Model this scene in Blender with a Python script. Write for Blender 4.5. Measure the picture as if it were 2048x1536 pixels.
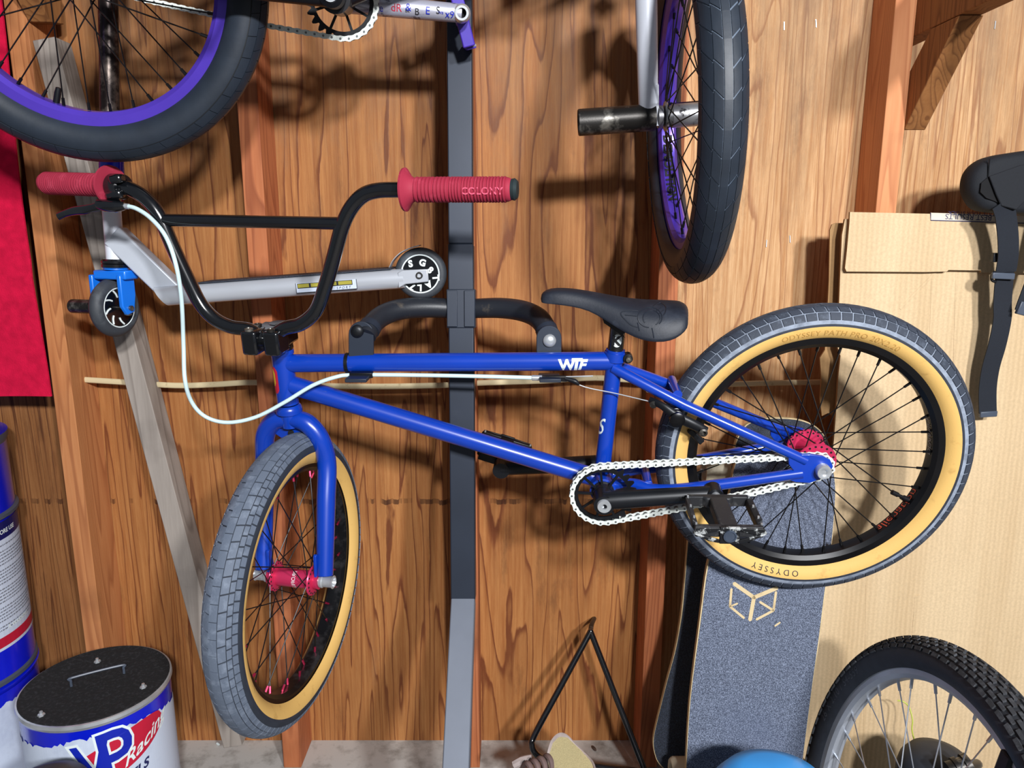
import bpy, bmesh, math, random
from mathutils import Vector, Matrix
V = Vector
random.seed(7)
for o in list(bpy.data.objects):
    bpy.data.objects.remove(o, do_unlink=True)
SC = bpy.context.scene
COL = SC.collection

# ---------------------------------------------------------------- camera, world, light, exposure
FPX, PITCH, CAMZ = 1500.0, math.radians(11.7), 1.21
cam_d = bpy.data.cameras.new('camera')
cam_d.sensor_width = 36.0
cam_d.lens = 36.0 * FPX / 2048.0
cam_d.clip_start = 0.02
cam = bpy.data.objects.new('camera', cam_d)
cam.location = (0, 0, CAMZ)
cam.rotation_euler = (math.pi / 2 - PITCH, 0, 0)
COL.objects.link(cam)
SC.camera = cam

wd = bpy.data.worlds.new('garage_air')
SC.world = wd
wd.use_nodes = True
wd.node_tree.nodes['Background'].inputs[0].default_value = (0.80, 0.88, 1.0, 1)
wd.node_tree.nodes['Background'].inputs[1].default_value = 0.125

def area(name, loc, tgt, power, size, sizey=None, col=(1, 1, 1)):
    d = bpy.data.lights.new(name, 'AREA')
    d.energy = power
    d.color = col
    d.shape = 'RECTANGLE' if sizey else 'DISK'
    d.size = size
    if sizey:
        d.size_y = sizey
    o = bpy.data.objects.new(name, d)
    o.location = loc
    o.rotation_euler = (V(tgt) - V(loc)).to_track_quat('-Z', 'Y').to_euler()
    COL.objects.link(o)
    return o
for lx in (0.60, 1.25):                                          # twin bulbs under the ceiling behind the viewer
    area('garage_lamp', (lx, -1.55, 2.18), (0.0, 1.4, 1.0), 62, 0.20, None, (0.97, 0.98, 1.0))

SC.view_settings.view_transform = 'Standard'
SC.view_settings.look = 'None'
SC.view_settings.gamma = 1.0
SC.view_settings.use_curve_mapping = False
SC.view_settings.exposure = 0.35

# ---------------------------------------------------------------- pixel <-> place
_F = V((0, math.cos(PITCH), -math.sin(PITCH)))
_U = V((0, math.sin(PITCH), math.cos(PITCH)))
_O = V((0, 0, CAMZ))
def ray(px, py):
    return _F + V((1, 0, 0)) * ((px - 1024) / FPX) - _U * ((py - 768) / FPX)
def P(px, py, Y):
    d = ray(px, py)
    return _O + d * (Y / d.y)
P_PIX = P
def on_plane(px, py, C, n):
    d = ray(px, py)
    return _O + d * ((C - _O).dot(n) / d.dot(n))
class Frame:
    """a plane in the place: origin, normal n (towards the viewer), e1 to the right, e2 up"""
    def __init__(s, C, n, e1=None):
        s.C, s.n = V(C), V(n).normalized()
        s.e1 = V(e1).normalized() if e1 else V((-s.n.y, s.n.x, 0)).normalized()
        s.e1 = (s.e1 - s.n * s.e1.dot(s.n)).normalized()
        s.e2 = s.n.cross(s.e1).normalized()
    def pt(s, u, v, k=0.0):
        return s.C + s.e1 * u + s.e2 * v + s.n * k
    def px(s, x, y, k=0.0):
        return on_plane(x, y, s.C + s.n * k, s.n)
    def uv(s, p):
        d = p - s.C
        return d.dot(s.e1), d.dot(s.e2)
    def mat(s):
        m = Matrix((s.e1, s.e2, s.n)).transposed().to_4x4()
        m.translation = s.C
        return m
def nrm(yaw, lean):
    yaw, lean = math.radians(yaw), math.radians(lean)
    return V((math.sin(yaw) * math.cos(lean), -math.cos(yaw) * math.cos(lean), math.sin(lean)))

# ---------------------------------------------------------------- materials
def lin(c):
    f = lambda v: v / 12.92 if v <= 0.04045 else ((v + 0.055) / 1.055) ** 2.4
    return tuple(f(v / 255.0) for v in c) + (1.0,)
MATS = {}
def new_mat(name):
    m = bpy.data.materials.new(name)
    m.use_nodes = True
    nt = m.node_tree
    b = nt.nodes['Principled BSDF']
    MATS[name] = m
    return m, nt, b
def N(nt, t, **kw):
    n = nt.nodes.new(t)
    for k, v in kw.items():
        if k in n.inputs.keys():
            n.inputs[k].default_value = v
        else:
            setattr(n, k, v)
    return n
def coords(nt, scale=(1, 1, 1), rot=(0, 0, 0), kind='Object'):
    tc = nt.nodes.new('ShaderNodeTexCoord')
    mp = nt.nodes.new('ShaderNodeMapping')
    mp.inputs['Scale'].default_value = scale
    mp.inputs['Rotation'].default_value = rot
    nt.links.new(tc.outputs[kind], mp.inputs[0])
    return mp.outputs[0]
def ramp(nt, fac, stops):
    r = nt.nodes.new('ShaderNodeValToRGB')
    el = r.color_ramp.elements
    while len(el) < len(stops):
        el.new(0.5)
    for e, (p, c) in zip(el, stops):
        e.position = p
        e.color = c if len(c) == 4 else tuple(c) + (1,)
    nt.links.new(fac, r.inputs[0])
    return r.outputs[0]
def mixc(nt, fac, a, b, blend='MIX'):
    m = nt.nodes.new('ShaderNodeMix')
    m.data_type = 'RGBA'
    m.blend_type = blend
    for s, v in ((0, fac), (6, a), (7, b)):
        if hasattr(v, 'links'):
            nt.links.new(v, m.inputs[s])
        elif s == 0:
            m.inputs[0].default_value = v
        else:
            m.inputs[s].default_value = v
    return m.outputs[2]
def bump(nt, b, h, strength=0.3, dist=0.002):
    n = nt.nodes.new('ShaderNodeBump')
    n.inputs['Strength'].default_value = strength
    n.inputs['Distance'].default_value = dist
    nt.links.new(h, n.inputs['Height'])
    nt.links.new(n.outputs[0], b.inputs['Normal'])
def simple(name, col, rough=0.5, metal=0.0, var=0.18, scale=30.0, bmp=0.0, coat=0.0, spec=0.5, bscale=None, stretch=(1, 1, 1)):
    """plain colour with a fine noise variation and relief"""
    m, nt, b = new_mat(name)
    co = coords(nt, stretch)
    n = N(nt, 'ShaderNodeTexNoise', Scale=scale, Detail=4.0)
    nt.links.new(co, n.inputs['Vector'])
    c = lin(col)
    lo = tuple(v * (1 - var) for v in c[:3])
    hi = tuple(min(1, v * (1 + var)) for v in c[:3])
    nt.links.new(ramp(nt, n.outputs['Fac'], [(0.3, lo), (0.7, hi)]), b.inputs['Base Color'])
    b.inputs['Roughness'].default_value = rough
    b.inputs['Metallic'].default_value = metal
    b.inputs['Specular IOR Level'].default_value = spec
    if coat:
        b.inputs['Coat Weight'].default_value = coat
        b.inputs['Coat Roughness'].default_value = 0.12
    if bmp:
        n2 = N(nt, 'ShaderNodeTexNoise', Scale=bscale or scale * 3, Detail=3.0)
        nt.links.new(co, n2.inputs['Vector'])
        bump(nt, b, n2.outputs['Fac'], bmp)
    return m
def dusty(name, col, dust, rough=0.55, thr=(0.55, 0.75), scale=40, metal=0.0, bmp=0.1, fine=400, spec=0.5):
    """base colour with patches of dust or wear"""
    m, nt, b = new_mat(name)
    co = coords(nt)
    n = N(nt, 'ShaderNodeTexNoise', Scale=scale, Detail=6.0, Roughness=0.65)
    nt.links.new(co, n.inputs['Vector'])
    f = ramp(nt, n.outputs['Fac'], [(thr[0], (0, 0, 0)), (thr[1], (1, 1, 1))])
    nt.links.new(mixc(nt, f, lin(col), lin(dust)), b.inputs['Base Color'])
    b.inputs['Roughness'].default_value = rough
    b.inputs['Metallic'].default_value = metal
    b.inputs['Specular IOR Level'].default_value = spec
    n2 = N(nt, 'ShaderNodeTexNoise', Scale=fine, Detail=2.0)
    nt.links.new(co, n2.inputs['Vector'])
    bump(nt, b, n2.outputs['Fac'], bmp, 0.001)
    return m

def plywood(name, pale, mid, dark, seed, weather=0.0):
    m, nt, b = new_mat(name)
    tc = nt.nodes.new('ShaderNodeTexCoord')
    def mp(scale, off=(0, 0, 0)):
        k = nt.nodes.new('ShaderNodeMapping')
        k.inputs['Scale'].default_value = scale
        k.inputs['Location'].default_value = (seed * 3.1 + off[0], off[1], seed * 1.7 + off[2])
        nt.links.new(tc.outputs['Object'], k.inputs[0])
        return k.outputs[0]
    # rotary-cut face veneer: contour lines of a slow, tall noise field
    big = N(nt, 'ShaderNodeTexNoise', Scale=2.8, Detail=3.0, Roughness=0.5, Distortion=0.6)
    nt.links.new(mp((2.6, 1, 0.125)), big.inputs['Vector'])
    mul = N(nt, 'ShaderNodeMath', operation='MULTIPLY')
    mul.inputs[1].default_value = 20.0
    nt.links.new(big.outputs['Fac'], mul.inputs[0])
    wob = N(nt, 'ShaderNodeTexNoise', Scale=12.0, Detail=5.0)
    nt.links.new(mp((1.6, 1, 0.30)), wob.inputs['Vector'])
    add = N(nt, 'ShaderNodeMath', operation='MULTIPLY_ADD')
    add.inputs[1].default_value = 1.1
    nt.links.new(wob.outputs['Fac'], add.inputs[0])
    nt.links.new(mul.outputs[0], add.inputs[2])
    fr = N(nt, 'ShaderNodeMath', operation='FRACT')
    nt.links.new(add.outputs[0], fr.inputs[0])
    ring = ramp(nt, fr.outputs[0], [(0.0, (0.02,) * 3), (0.60, (0.10,) * 3), (0.80, (0.30,) * 3), (0.90, (0.95,) * 3), (0.95, (1,) * 3), (1.0, (0.05,) * 3)])
    # fine vertical fibres and pores
    fib = N(nt, 'ShaderNodeTexNoise', Scale=110.0, Detail=6.0, Roughness=0.75)
    nt.links.new(mp((1.5, 1, 0.045)), fib.inputs['Vector'])
    fibs = ramp(nt, fib.outputs['Fac'], [(0.36, (0,) * 3), (0.64, (1,) * 3)])
    # blotches of stain
    blo = N(nt, 'ShaderNodeTexNoise', Scale=4.6, Detail=6.0, Roughness=0.62)
    nt.links.new(mp((1.6, 1, 0.6), (9, 0, 4)), blo.inputs['Vector'])
    blot = ramp(nt, blo.outputs['Fac'], [(0.42, (0,) * 3), (0.70, (1,) * 3)])
    dk = N(nt, 'ShaderNodeTexNoise', Scale=7.5, Detail=7.0, Roughness=0.72)
    nt.links.new(mp((1.9, 1, 0.45), (3, 0, 8)), dk.inputs['Vector'])
    dark_f = ramp(nt, dk.outputs['Fac'], [(0.57 - 0.03 * weather, (0,) * 3), (0.74, (1,) * 3)])
    c = mixc(nt, fibs, lin(mid), lin(pale))
    rf = N(nt, 'ShaderNodeMath', operation='MULTIPLY')
    rf.inputs[1].default_value = 0.88 - 0.3 * weather
    nt.links.new(ring, rf.inputs[0])
    c = mixc(nt, rf.outputs[0], c, lin(dark))
    bf = N(nt, 'ShaderNodeMath', operation='MULTIPLY')
    bf.inputs[1].default_value = 0.42
    nt.links.new(blot, bf.inputs[0])
    c = mixc(nt, bf.outputs[0], c, lin(tuple(int(v * 0.82) for v in mid)))
    df = N(nt, 'ShaderNodeMath', operation='MULTIPLY')
    df.inputs[1].default_value = 0.62
    nt.links.new(dark_f, df.inputs[0])
    c = mixc(nt, df.outputs[0], c, lin((78, 48, 32)))
    sx = nt.nodes.new('ShaderNodeSeparateXYZ')
    nt.links.new(tc.outputs['Object'], sx.inputs[0])
    # grey weather stains, ragged along the grain, towards the top of the sheet
    up = N(nt, 'ShaderNodeMapRange')
    up.inputs['From Min'].default_value = 1.12
    up.inputs['From Max'].default_value = 1.72
    up.inputs['To Max'].default_value = 0.34
    nt.links.new(sx.outputs['Z'], up.inputs['Value'])
    wn = N(nt, 'ShaderNodeTexNoise', Scale=6.0, Detail=8.0, Roughness=0.75)
    nt.links.new(mp((2.4, 1, 0.5), (5, 0, 2)), wn.inputs['Vector'])
    ws = N(nt, 'ShaderNodeMath', operation='ADD')
    nt.links.new(wn.outputs['Fac'], ws.inputs[0])
    nt.links.new(up.outputs[0], ws.inputs[1])
    wf = ramp(nt, ws.outputs[0], [(0.60, (0,) * 3), (0.92, (0.62,) * 3)])
    c = mixc(nt, wf, c, lin((126, 100, 78)))
    # dashed water line low on the sheet
    ln = N(nt, 'ShaderNodeMath', operation='COMPARE')
    ln.inputs[1].default_value = 0.655
    ln.inputs[2].default_value = 0.0055
    wz = N(nt, 'ShaderNodeTexNoise', Scale=55.0, Detail=3.0)
    nt.links.new(mp((1, 1, 0.05)), wz.inputs['Vector'])
    za = N(nt, 'ShaderNodeMath', operation='MULTIPLY_ADD')
    za.inputs[1].default_value = 0.03
    nt.links.new(wz.outputs['Fac'], za.inputs[0])
    nt.links.new(sx.outputs['Z'], za.inputs[2])
    nt.links.new(za.outputs[0], ln.inputs[0])
    dash = ramp(nt, wz.outputs['Fac'], [(0.44, (0,) * 3), (0.58, (0.8,) * 3)])
    lm = N(nt, 'ShaderNodeMath', operation='MULTIPLY')
    nt.links.new(ln.outputs[0], lm.inputs[0])
    nt.links.new(dash, lm.inputs[1])
    c = mixc(nt, lm.outputs[0], c, lin((58, 30, 18)))
    nt.links.new(c, b.inputs['Base Color'])
    b.inputs['Roughness'].default_value = 0.62
    b.inputs['Specular IOR Level'].default_value = 0.3
    hs = N(nt, 'ShaderNodeMath', operation='ADD')
    nt.links.new(fibs, hs.inputs[0])
    nt.links.new(ring, hs.inputs[1])
    bump(nt, b, hs.outputs[0], 0.22 + 0.3 * weather, 0.0012)
    return m
def lumber(name, pale, mid, dark, axis='Z', seed=0.0, knot=True, freq=26.0):
    """sawn softwood: straight growth rings running along the piece"""
    m, nt, b = new_mat(name)
    tc = nt.nodes.new('ShaderNodeTexCoord')
    k = nt.nodes.new('ShaderNodeMapping')
    k.inputs['Scale'].default_value = (1, 1, 0.07) if axis == 'Z' else (0.07, 1, 1)
    k.inputs['Location'].default_value = (seed, seed * 0.7, seed * 1.3)
    nt.links.new(tc.outputs['Object'], k.inputs[0])
    n = N(nt, 'ShaderNodeTexNoise', Scale=9.0, Detail=2.0, Distortion=0.4)
    nt.links.new(k.outputs[0], n.inputs['Vector'])
    a = N(nt, 'ShaderNodeMath', operation='MULTIPLY')
    a.inputs[1].default_value = freq
    nt.links.new(n.outputs['Fac'], a.inputs[0])
    f = N(nt, 'ShaderNodeMath', operation='FRACT')
    nt.links.new(a.outputs[0], f.inputs[0])
    ring = ramp(nt, f.outputs[0], [(0, (0.0,) * 3), (0.55, (0.25,) * 3), (0.88, (1,) * 3), (1, (0.1,) * 3)])
    fine = N(nt, 'ShaderNodeTexNoise', Scale=220.0, Detail=4.0)
    nt.links.new(k.outputs[0], fine.inputs['Vector'])
    blo = N(nt, 'ShaderNodeTexNoise', Scale=5.0, Detail=5.0)
    nt.links.new(tc.outputs['Object'], blo.inputs['Vector'])
    c = mixc(nt, fine.outputs['Fac'], lin(mid), lin(pale))
    rm = N(nt, 'ShaderNodeMath', operation='MULTIPLY')
    rm.inputs[1].default_value = 0.6
    nt.links.new(ring, rm.inputs[0])
    c = mixc(nt, rm.outputs[0], c, lin(dark))
    bl = ramp(nt, blo.outputs['Fac'], [(0.56, (0,) * 3), (0.74, (0.55,) * 3)])
    c = mixc(nt, bl, c, lin(tuple(int(v * 0.62) for v in mid)))
    nt.links.new(c, b.inputs['Base Color'])
    b.inputs['Roughness'].default_value = 0.68
    b.inputs['Specular IOR Level'].default_value = 0.3
    bump(nt, b, ring, 0.12, 0.001)
    return m
def cardboard_mat(name, col, stripe):
    m, nt, b = new_mat(name)
    co = coords(nt)
    w = N(nt, 'ShaderNodeTexWave', wave_type='BANDS', bands_direction='X', Scale=34.0, Distortion=1.2, Detail=2.0)
    nt.links.new(co, w.inputs['Vector'])
    n = N(nt, 'ShaderNodeTexNoise', Scale=3.0, Detail=5.0)
    nt.links.new(coords(nt, (4, 1, 0.5)), n.inputs['Vector'])
    g = N(nt, 'ShaderNodeTexNoise', Scale=260.0, Detail=3.0)
    nt.links.new(co, g.inputs['Vector'])
    c = mixc(nt, ramp(nt, n.outputs['Fac'], [(0.38, (0,) * 3), (0.66, (0.75,) * 3)]), lin(col), lin(stripe))
    c = mixc(nt, ramp(nt, w.outputs['Fac'], [(0, (0,) * 3), (1, (0.22,) * 3)]), c, lin(tuple(min(255, int(v * 1.14)) for v in col)))
    c = mixc(nt, ramp(nt, g.outputs['Fac'], [(0.35, (0.25,) * 3), (0.6, (0,) * 3)]), c, lin(tuple(int(v * 0.8) for v in col)))
    nt.links.new(c, b.inputs['Base Color'])
    b.inputs['Roughness'].default_value = 0.8
    b.inputs['Specular IOR Level'].default_value = 0.2
    bump(nt, b, w.outputs['Fac'], 0.10, 0.0015)
    return m
def grip_tape(name, base, speck):
    m, nt, b = new_mat(name)
    co = coords(nt)
    n = N(nt, 'ShaderNodeTexNoise', Scale=620.0, Detail=2.0)
    nt.links.new(co, n.inputs['Vector'])
    n2 = N(nt, 'ShaderNodeTexNoise', Scale=5.0, Detail=5.0)
    nt.links.new(co, n2.inputs['Vector'])
    v = N(nt, 'ShaderNodeTexVoronoi', Scale=240.0)
    nt.links.new(co, v.inputs['Vector'])
    c = mixc(nt, ramp(nt, n.outputs['Fac'], [(0.42, (0,) * 3), (0.66, (0.9,) * 3)]), lin(base), lin(speck))
    c = mixc(nt, ramp(nt, n2.outputs['Fac'], [(0.45, (0,) * 3), (0.75, (0.35,) * 3)]), c, lin(tuple(min(255, int(x * 1.5)) for x in base)))
    c = mixc(nt, ramp(nt, v.outputs['Distance'], [(0.02, (0.7,) * 3), (0.07, (0,) * 3)]), c, lin(tuple(min(255, int(x * 1.3)) for x in speck)))
    nt.links.new(c, b.inputs['Base Color'])
    b.inputs['Roughness'].default_value = 0.75
    bump(nt, b, n.outputs['Fac'], 0.5, 0.0008)
    return m

PLY_L = plywood('plywood_brown', (162, 112, 68), (134, 84, 46), (78, 40, 22), 1.0)
PLY_M = plywood('plywood_amber', (188, 130, 76), (160, 100, 53), (100, 46, 24), 2.3)
PLY_R = plywood('plywood_pale', (224, 182, 134), (184, 132, 84), (142, 86, 52), 4.1, 0.6)
ST_L = lumber('stud_orange_pine', (205, 142, 92), (186, 118, 70), (140, 78, 44), seed=1.1)
ST_M = lumber('stud_red_fir', (196, 124, 82), (178, 100, 60), (122, 58, 36), seed=4.2)
ST_R = lumber('stud_salmon_fir', (226, 160, 112), (206, 136, 88), (172, 100, 62), seed=2.7)
GREYW = lumber('weathered_grey_lumber', (176, 166, 156), (150, 140, 132), (112, 102, 94), seed=6.0, freq=14)
BRACK = lumber('bracket_brown_lumber', (170, 118, 70), (146, 94, 52), (92, 52, 30), seed=3.3)
PLATE = dusty('dusty_sill', (186, 182, 176), (128, 122, 114), 0.85, (0.48, 0.75), 22)
CONC = dusty('concrete', (126, 122, 116), (96, 92, 88), 0.9, (0.4, 0.7), 6)
RED = simple('red_felt', (204, 22, 62), 0.95, 0, 0.16, 60, 0.4, 0, 0.1, 500)
BLUE = simple('blue_gloss_paint', (6, 58, 170), 0.3, 0, 0.06, 12, 0.02, 0.6)
BLACKP = simple('black_gloss_paint', (13, 15, 19), 0.2, 0, 0.15, 14, 0.0, 1.0)
BLACKM = simple('black_satin_metal', (20, 22, 27), 0.42, 0.3, 0.2, 20, 0.02)
BLACKA = simple('black_anodised_rim', (14, 14, 17), 0.3, 0.3, 0.2, 20)
RACK = simple('rack_charcoal_steel', (43, 50, 63), 0.42, 0.25, 0.12, 8, 0.03)
RACK_LIT = simple('rack_steel_lit', (120, 126, 138), 0.45, 0.3, 0.10, 8, 0.03)  # rack steel made paler: light on the tilted foot leg put into the colour
RUBT = dusty('rack_rubber_sleeve', (32, 35, 42), (110, 100, 86), 0.42, (0.55, 0.78), 16)
TREAD = dusty('tread_rubber', (54, 61, 74), (100, 110, 126), 0.7, (0.55, 0.8), 60, 0, 0.2)
TREADG = dusty('dusty_tread_groove', (150, 160, 176), (110, 118, 132), 0.8, (0.4, 0.7), 60)
TYREB = simple('black_tyre_wall', (44, 50, 62), 0.6, 0, 0.2, 40, 0.1)
TYRED = simple('dark_tyre_rubber', (33, 41, 52), 0.5, 0, 0.15, 30, 0.08)
TYREG = simple('tyre_groove', (94, 106, 122), 0.6, 0, 0.15, 30, 0.08)
TYREGB = simple('tyre_groove_dark', (15, 19, 25), 0.6, 0, 0.15, 30, 0.08)
MTBT = dusty('knobby_rubber', (52, 54, 58), (96, 98, 104), 0.75, (0.5, 0.8), 90)
TAN = dusty('tan_sidewall', (226, 182, 104), (176, 134, 70), 0.7, (0.58, 0.8), 30)
PURP = simple('purple_anodised', (88, 62, 190), 0.3, 0.35, 0.1, 10, 0, 0.3)
PURPP = simple('purple_plastic', (72, 50, 170), 0.4, 0, 0.1, 14, 0.05)
REDAN = simple('red_anodised', (206, 50, 94), 0.32, 0.3, 0.12, 20)
REDNIP = simple('red_nipple', (170, 34, 70), 0.3, 0.6, 0.1, 20)
GRIP = dusty('red_rubber_grip', (160, 36, 62), (192, 68, 92), 0.75, (0.55, 0.8), 50)
STEEL = simple('bare_steel', (196, 200, 204), 0.32, 0.55, 0.15, 40)
STEELD = dusty('worn_peg_steel', (60, 58, 56), (150, 146, 138), 0.4, (0.5, 0.66), 30, 0.8)
ALU = simple('brushed_aluminium', (206, 210, 218), 0.3, 0.4, 0.08, 20, 0.03, stretch=(0.2, 1, 1))
WHITEP = dusty('white_paint', (226, 230, 240), (150, 148, 150), 0.4, (0.70, 0.78), 22)
SPK = simple('black_spoke', (26, 26, 28), 0.35, 0.5, 0.1, 30)
SPKS = simple('silver_spoke', (200, 204, 210), 0.3, 0.8, 0.1, 30)
CHAINW = dusty('white_chain', (226, 232, 226), (150, 150, 140), 0.45, (0.66, 0.8), 120)
PINM = simple('chain_pin', (120, 124, 124), 0.4, 0.6, 0.1, 60)
CABLEW = simple('white_cable', (206, 230, 232), 0.45, 0, 0.05, 30)
ROMEX = dusty('cream_cable', (214, 196, 156), (160, 136, 96), 0.6, (0.6, 0.8), 60)
SEATM = dusty('black_leather', (29, 34, 45), (52, 58, 70), 0.55, (0.5, 0.75), 18, 0, 0.15, 300)
CARD = cardboard_mat('cardboard', (216, 190, 152), (194, 164, 124))
CARDB = cardboard_mat('cardboard_back', (178, 142, 98), (140, 106, 70))
TAPE = grip_tape('grey_grip_tape', (58, 66, 84), (132, 142, 164))
TAPEB = grip_tape('black_grip_tape', (28, 33, 43), (62, 70, 88))
MAPLE = dusty('board_edge_maple', (206, 184, 140), (150, 122, 80), 0.6, (0.5, 0.8), 30)
URETH = dusty('cream_urethane', (206, 196, 170), (150, 138, 112), 0.55, (0.5, 0.8), 30)
PAILB = simple('blue_pail_enamel', (8, 28, 205), 0.25, 0, 0.12, 9, 0.0, 0.5)
PAILD = simple('dark_blue_print', (10, 22, 92), 0.4, 0, 0.1, 9)
PAILW = dusty('white_pail_label', (206, 216, 234), (170, 180, 204), 0.5, (0.5, 0.8), 10)
PRINTR = simple('red_print', (196, 28, 58), 0.45, 0, 0.08, 12)
PRINTB = simple('blue_print', (14, 36, 170), 0.45, 0, 0.08, 12)
PRINTK = simple('black_print', (24, 24, 28), 0.6, 0, 0.1, 12)
PRINTG = simple('grey_print', (120, 124, 134), 0.6, 0, 0.1, 12)
PRINTW = simple('white_print', (230, 240, 240), 0.5, 0, 0.05, 12)
PRINTO = simple('orange_print', (228, 92, 66), 0.5, 0, 0.08, 12)
PRINTY = simple('yellow_print', (232, 190, 40), 0.5, 0, 0.08, 12)
PRINTOL = simple('olive_print', (170, 160, 60), 0.45, 0, 0.15, 12)
NAVY = simple('navy_print', (30, 36, 90), 0.7, 0, 0.1, 12)
FELT = dusty('black_felt_lid', (18, 18, 20), (58, 58, 62), 0.95, (0.5, 0.8), 160, 0, 0.8, 260)
SCBLUE = simple('scooter_blue', (18, 118, 232), 0.35, 0, 0.06, 12, 0.02, 0.3)
WHEELU = dusty('scooter_wheel_rubber', (56, 60, 66), (92, 98, 104), 0.6, (0.5, 0.8), 26)
RUST = dusty('rusty_tube', (50, 42, 40), (120, 108, 100), 0.35, (0.45, 0.62), 46, 0.7)
WEB = simple('black_webbing', (23, 28, 38), 0.85, 0, 0.12, 500, 0.3)
PAD = simple('black_neoprene', (14, 18, 26), 0.8, 0, 0.12, 300, 0.2)
BUCK = simple('grey_buckle', (72, 80, 94), 0.4, 0, 0.1, 20)
BINB = simple('light_blue_plastic', (62, 166, 250), 0.35, 0, 0.05, 6, 0.0, 0.2)
BOOTB = dusty('brown_boot_leather', (72, 54, 46), (108, 86, 72), 0.7, (0.5, 0.8), 30)
BOOTG = simple('boot_collar', (176, 162, 158), 0.8, 0, 0.1, 60)
BOOTL = simple('beige_boot_lining', (204, 190, 142), 0.9, 0, 0.12, 400, 0.6)
DARKG = dusty('dark_grey_dome', (50, 52, 54), (78, 74, 68), 0.5, (0.5, 0.8), 14)
YGREEN = simple('yellow_green_wire', (196, 206, 84), 0.5, 0, 0.1, 30)
DARKHOLE = simple('dark_opening', (10, 10, 14), 0.9)

# ---------------------------------------------------------------- mesh helpers
WLOC = {}
def attach(o, parent):
    if parent is not None:
        o.parent = parent
        o.matrix_parent_inverse = Matrix.Translation(-WLOC.get(parent.name, V((0, 0, 0))))
def tag(o, label=None, cat=None, group=None, kind=None):
    for k, v in (('label', label), ('category', cat), ('group', group), ('kind', kind)):
        if v:
            o[k] = v
    return o
def empty(name, loc, parent=None, **kw):
    o = bpy.data.objects.new(name, None)
    o.empty_display_size = 0.05
    COL.objects.link(o)
    o.location = loc
    attach(o, parent)
    WLOC[o.name] = V(loc)
    return tag(o, **kw)
def perp(d):
    a = V((0, 0, 1)) if abs(d.z) < 0.85 else V((1, 0, 0))
    u = d.cross(a).normalized()
    return u, d.cross(u).normalized()
def crom(pts, n=8, closed=False):
    pts = [V(p) for p in pts]
    out = []
    L = len(pts)
    for i in range(L if closed else L - 1):
        g = (lambda k: pts[k % L]) if closed else (lambda k: pts[max(0, min(L - 1, k))])
        p0, p1, p2, p3 = g(i - 1), g(i), g(i + 1), g(i + 2)
        for j in range(n):
            t = j / n
            out.append(0.5 * ((2 * p1) + (p2 - p0) * t + (2 * p0 - 5 * p1 + 4 * p2 - p3) * t * t + (3 * p1 - p0 - 3 * p2 + p3) * t ** 3))
    if not closed:
        out.append(pts[-1])
    return out
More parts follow.
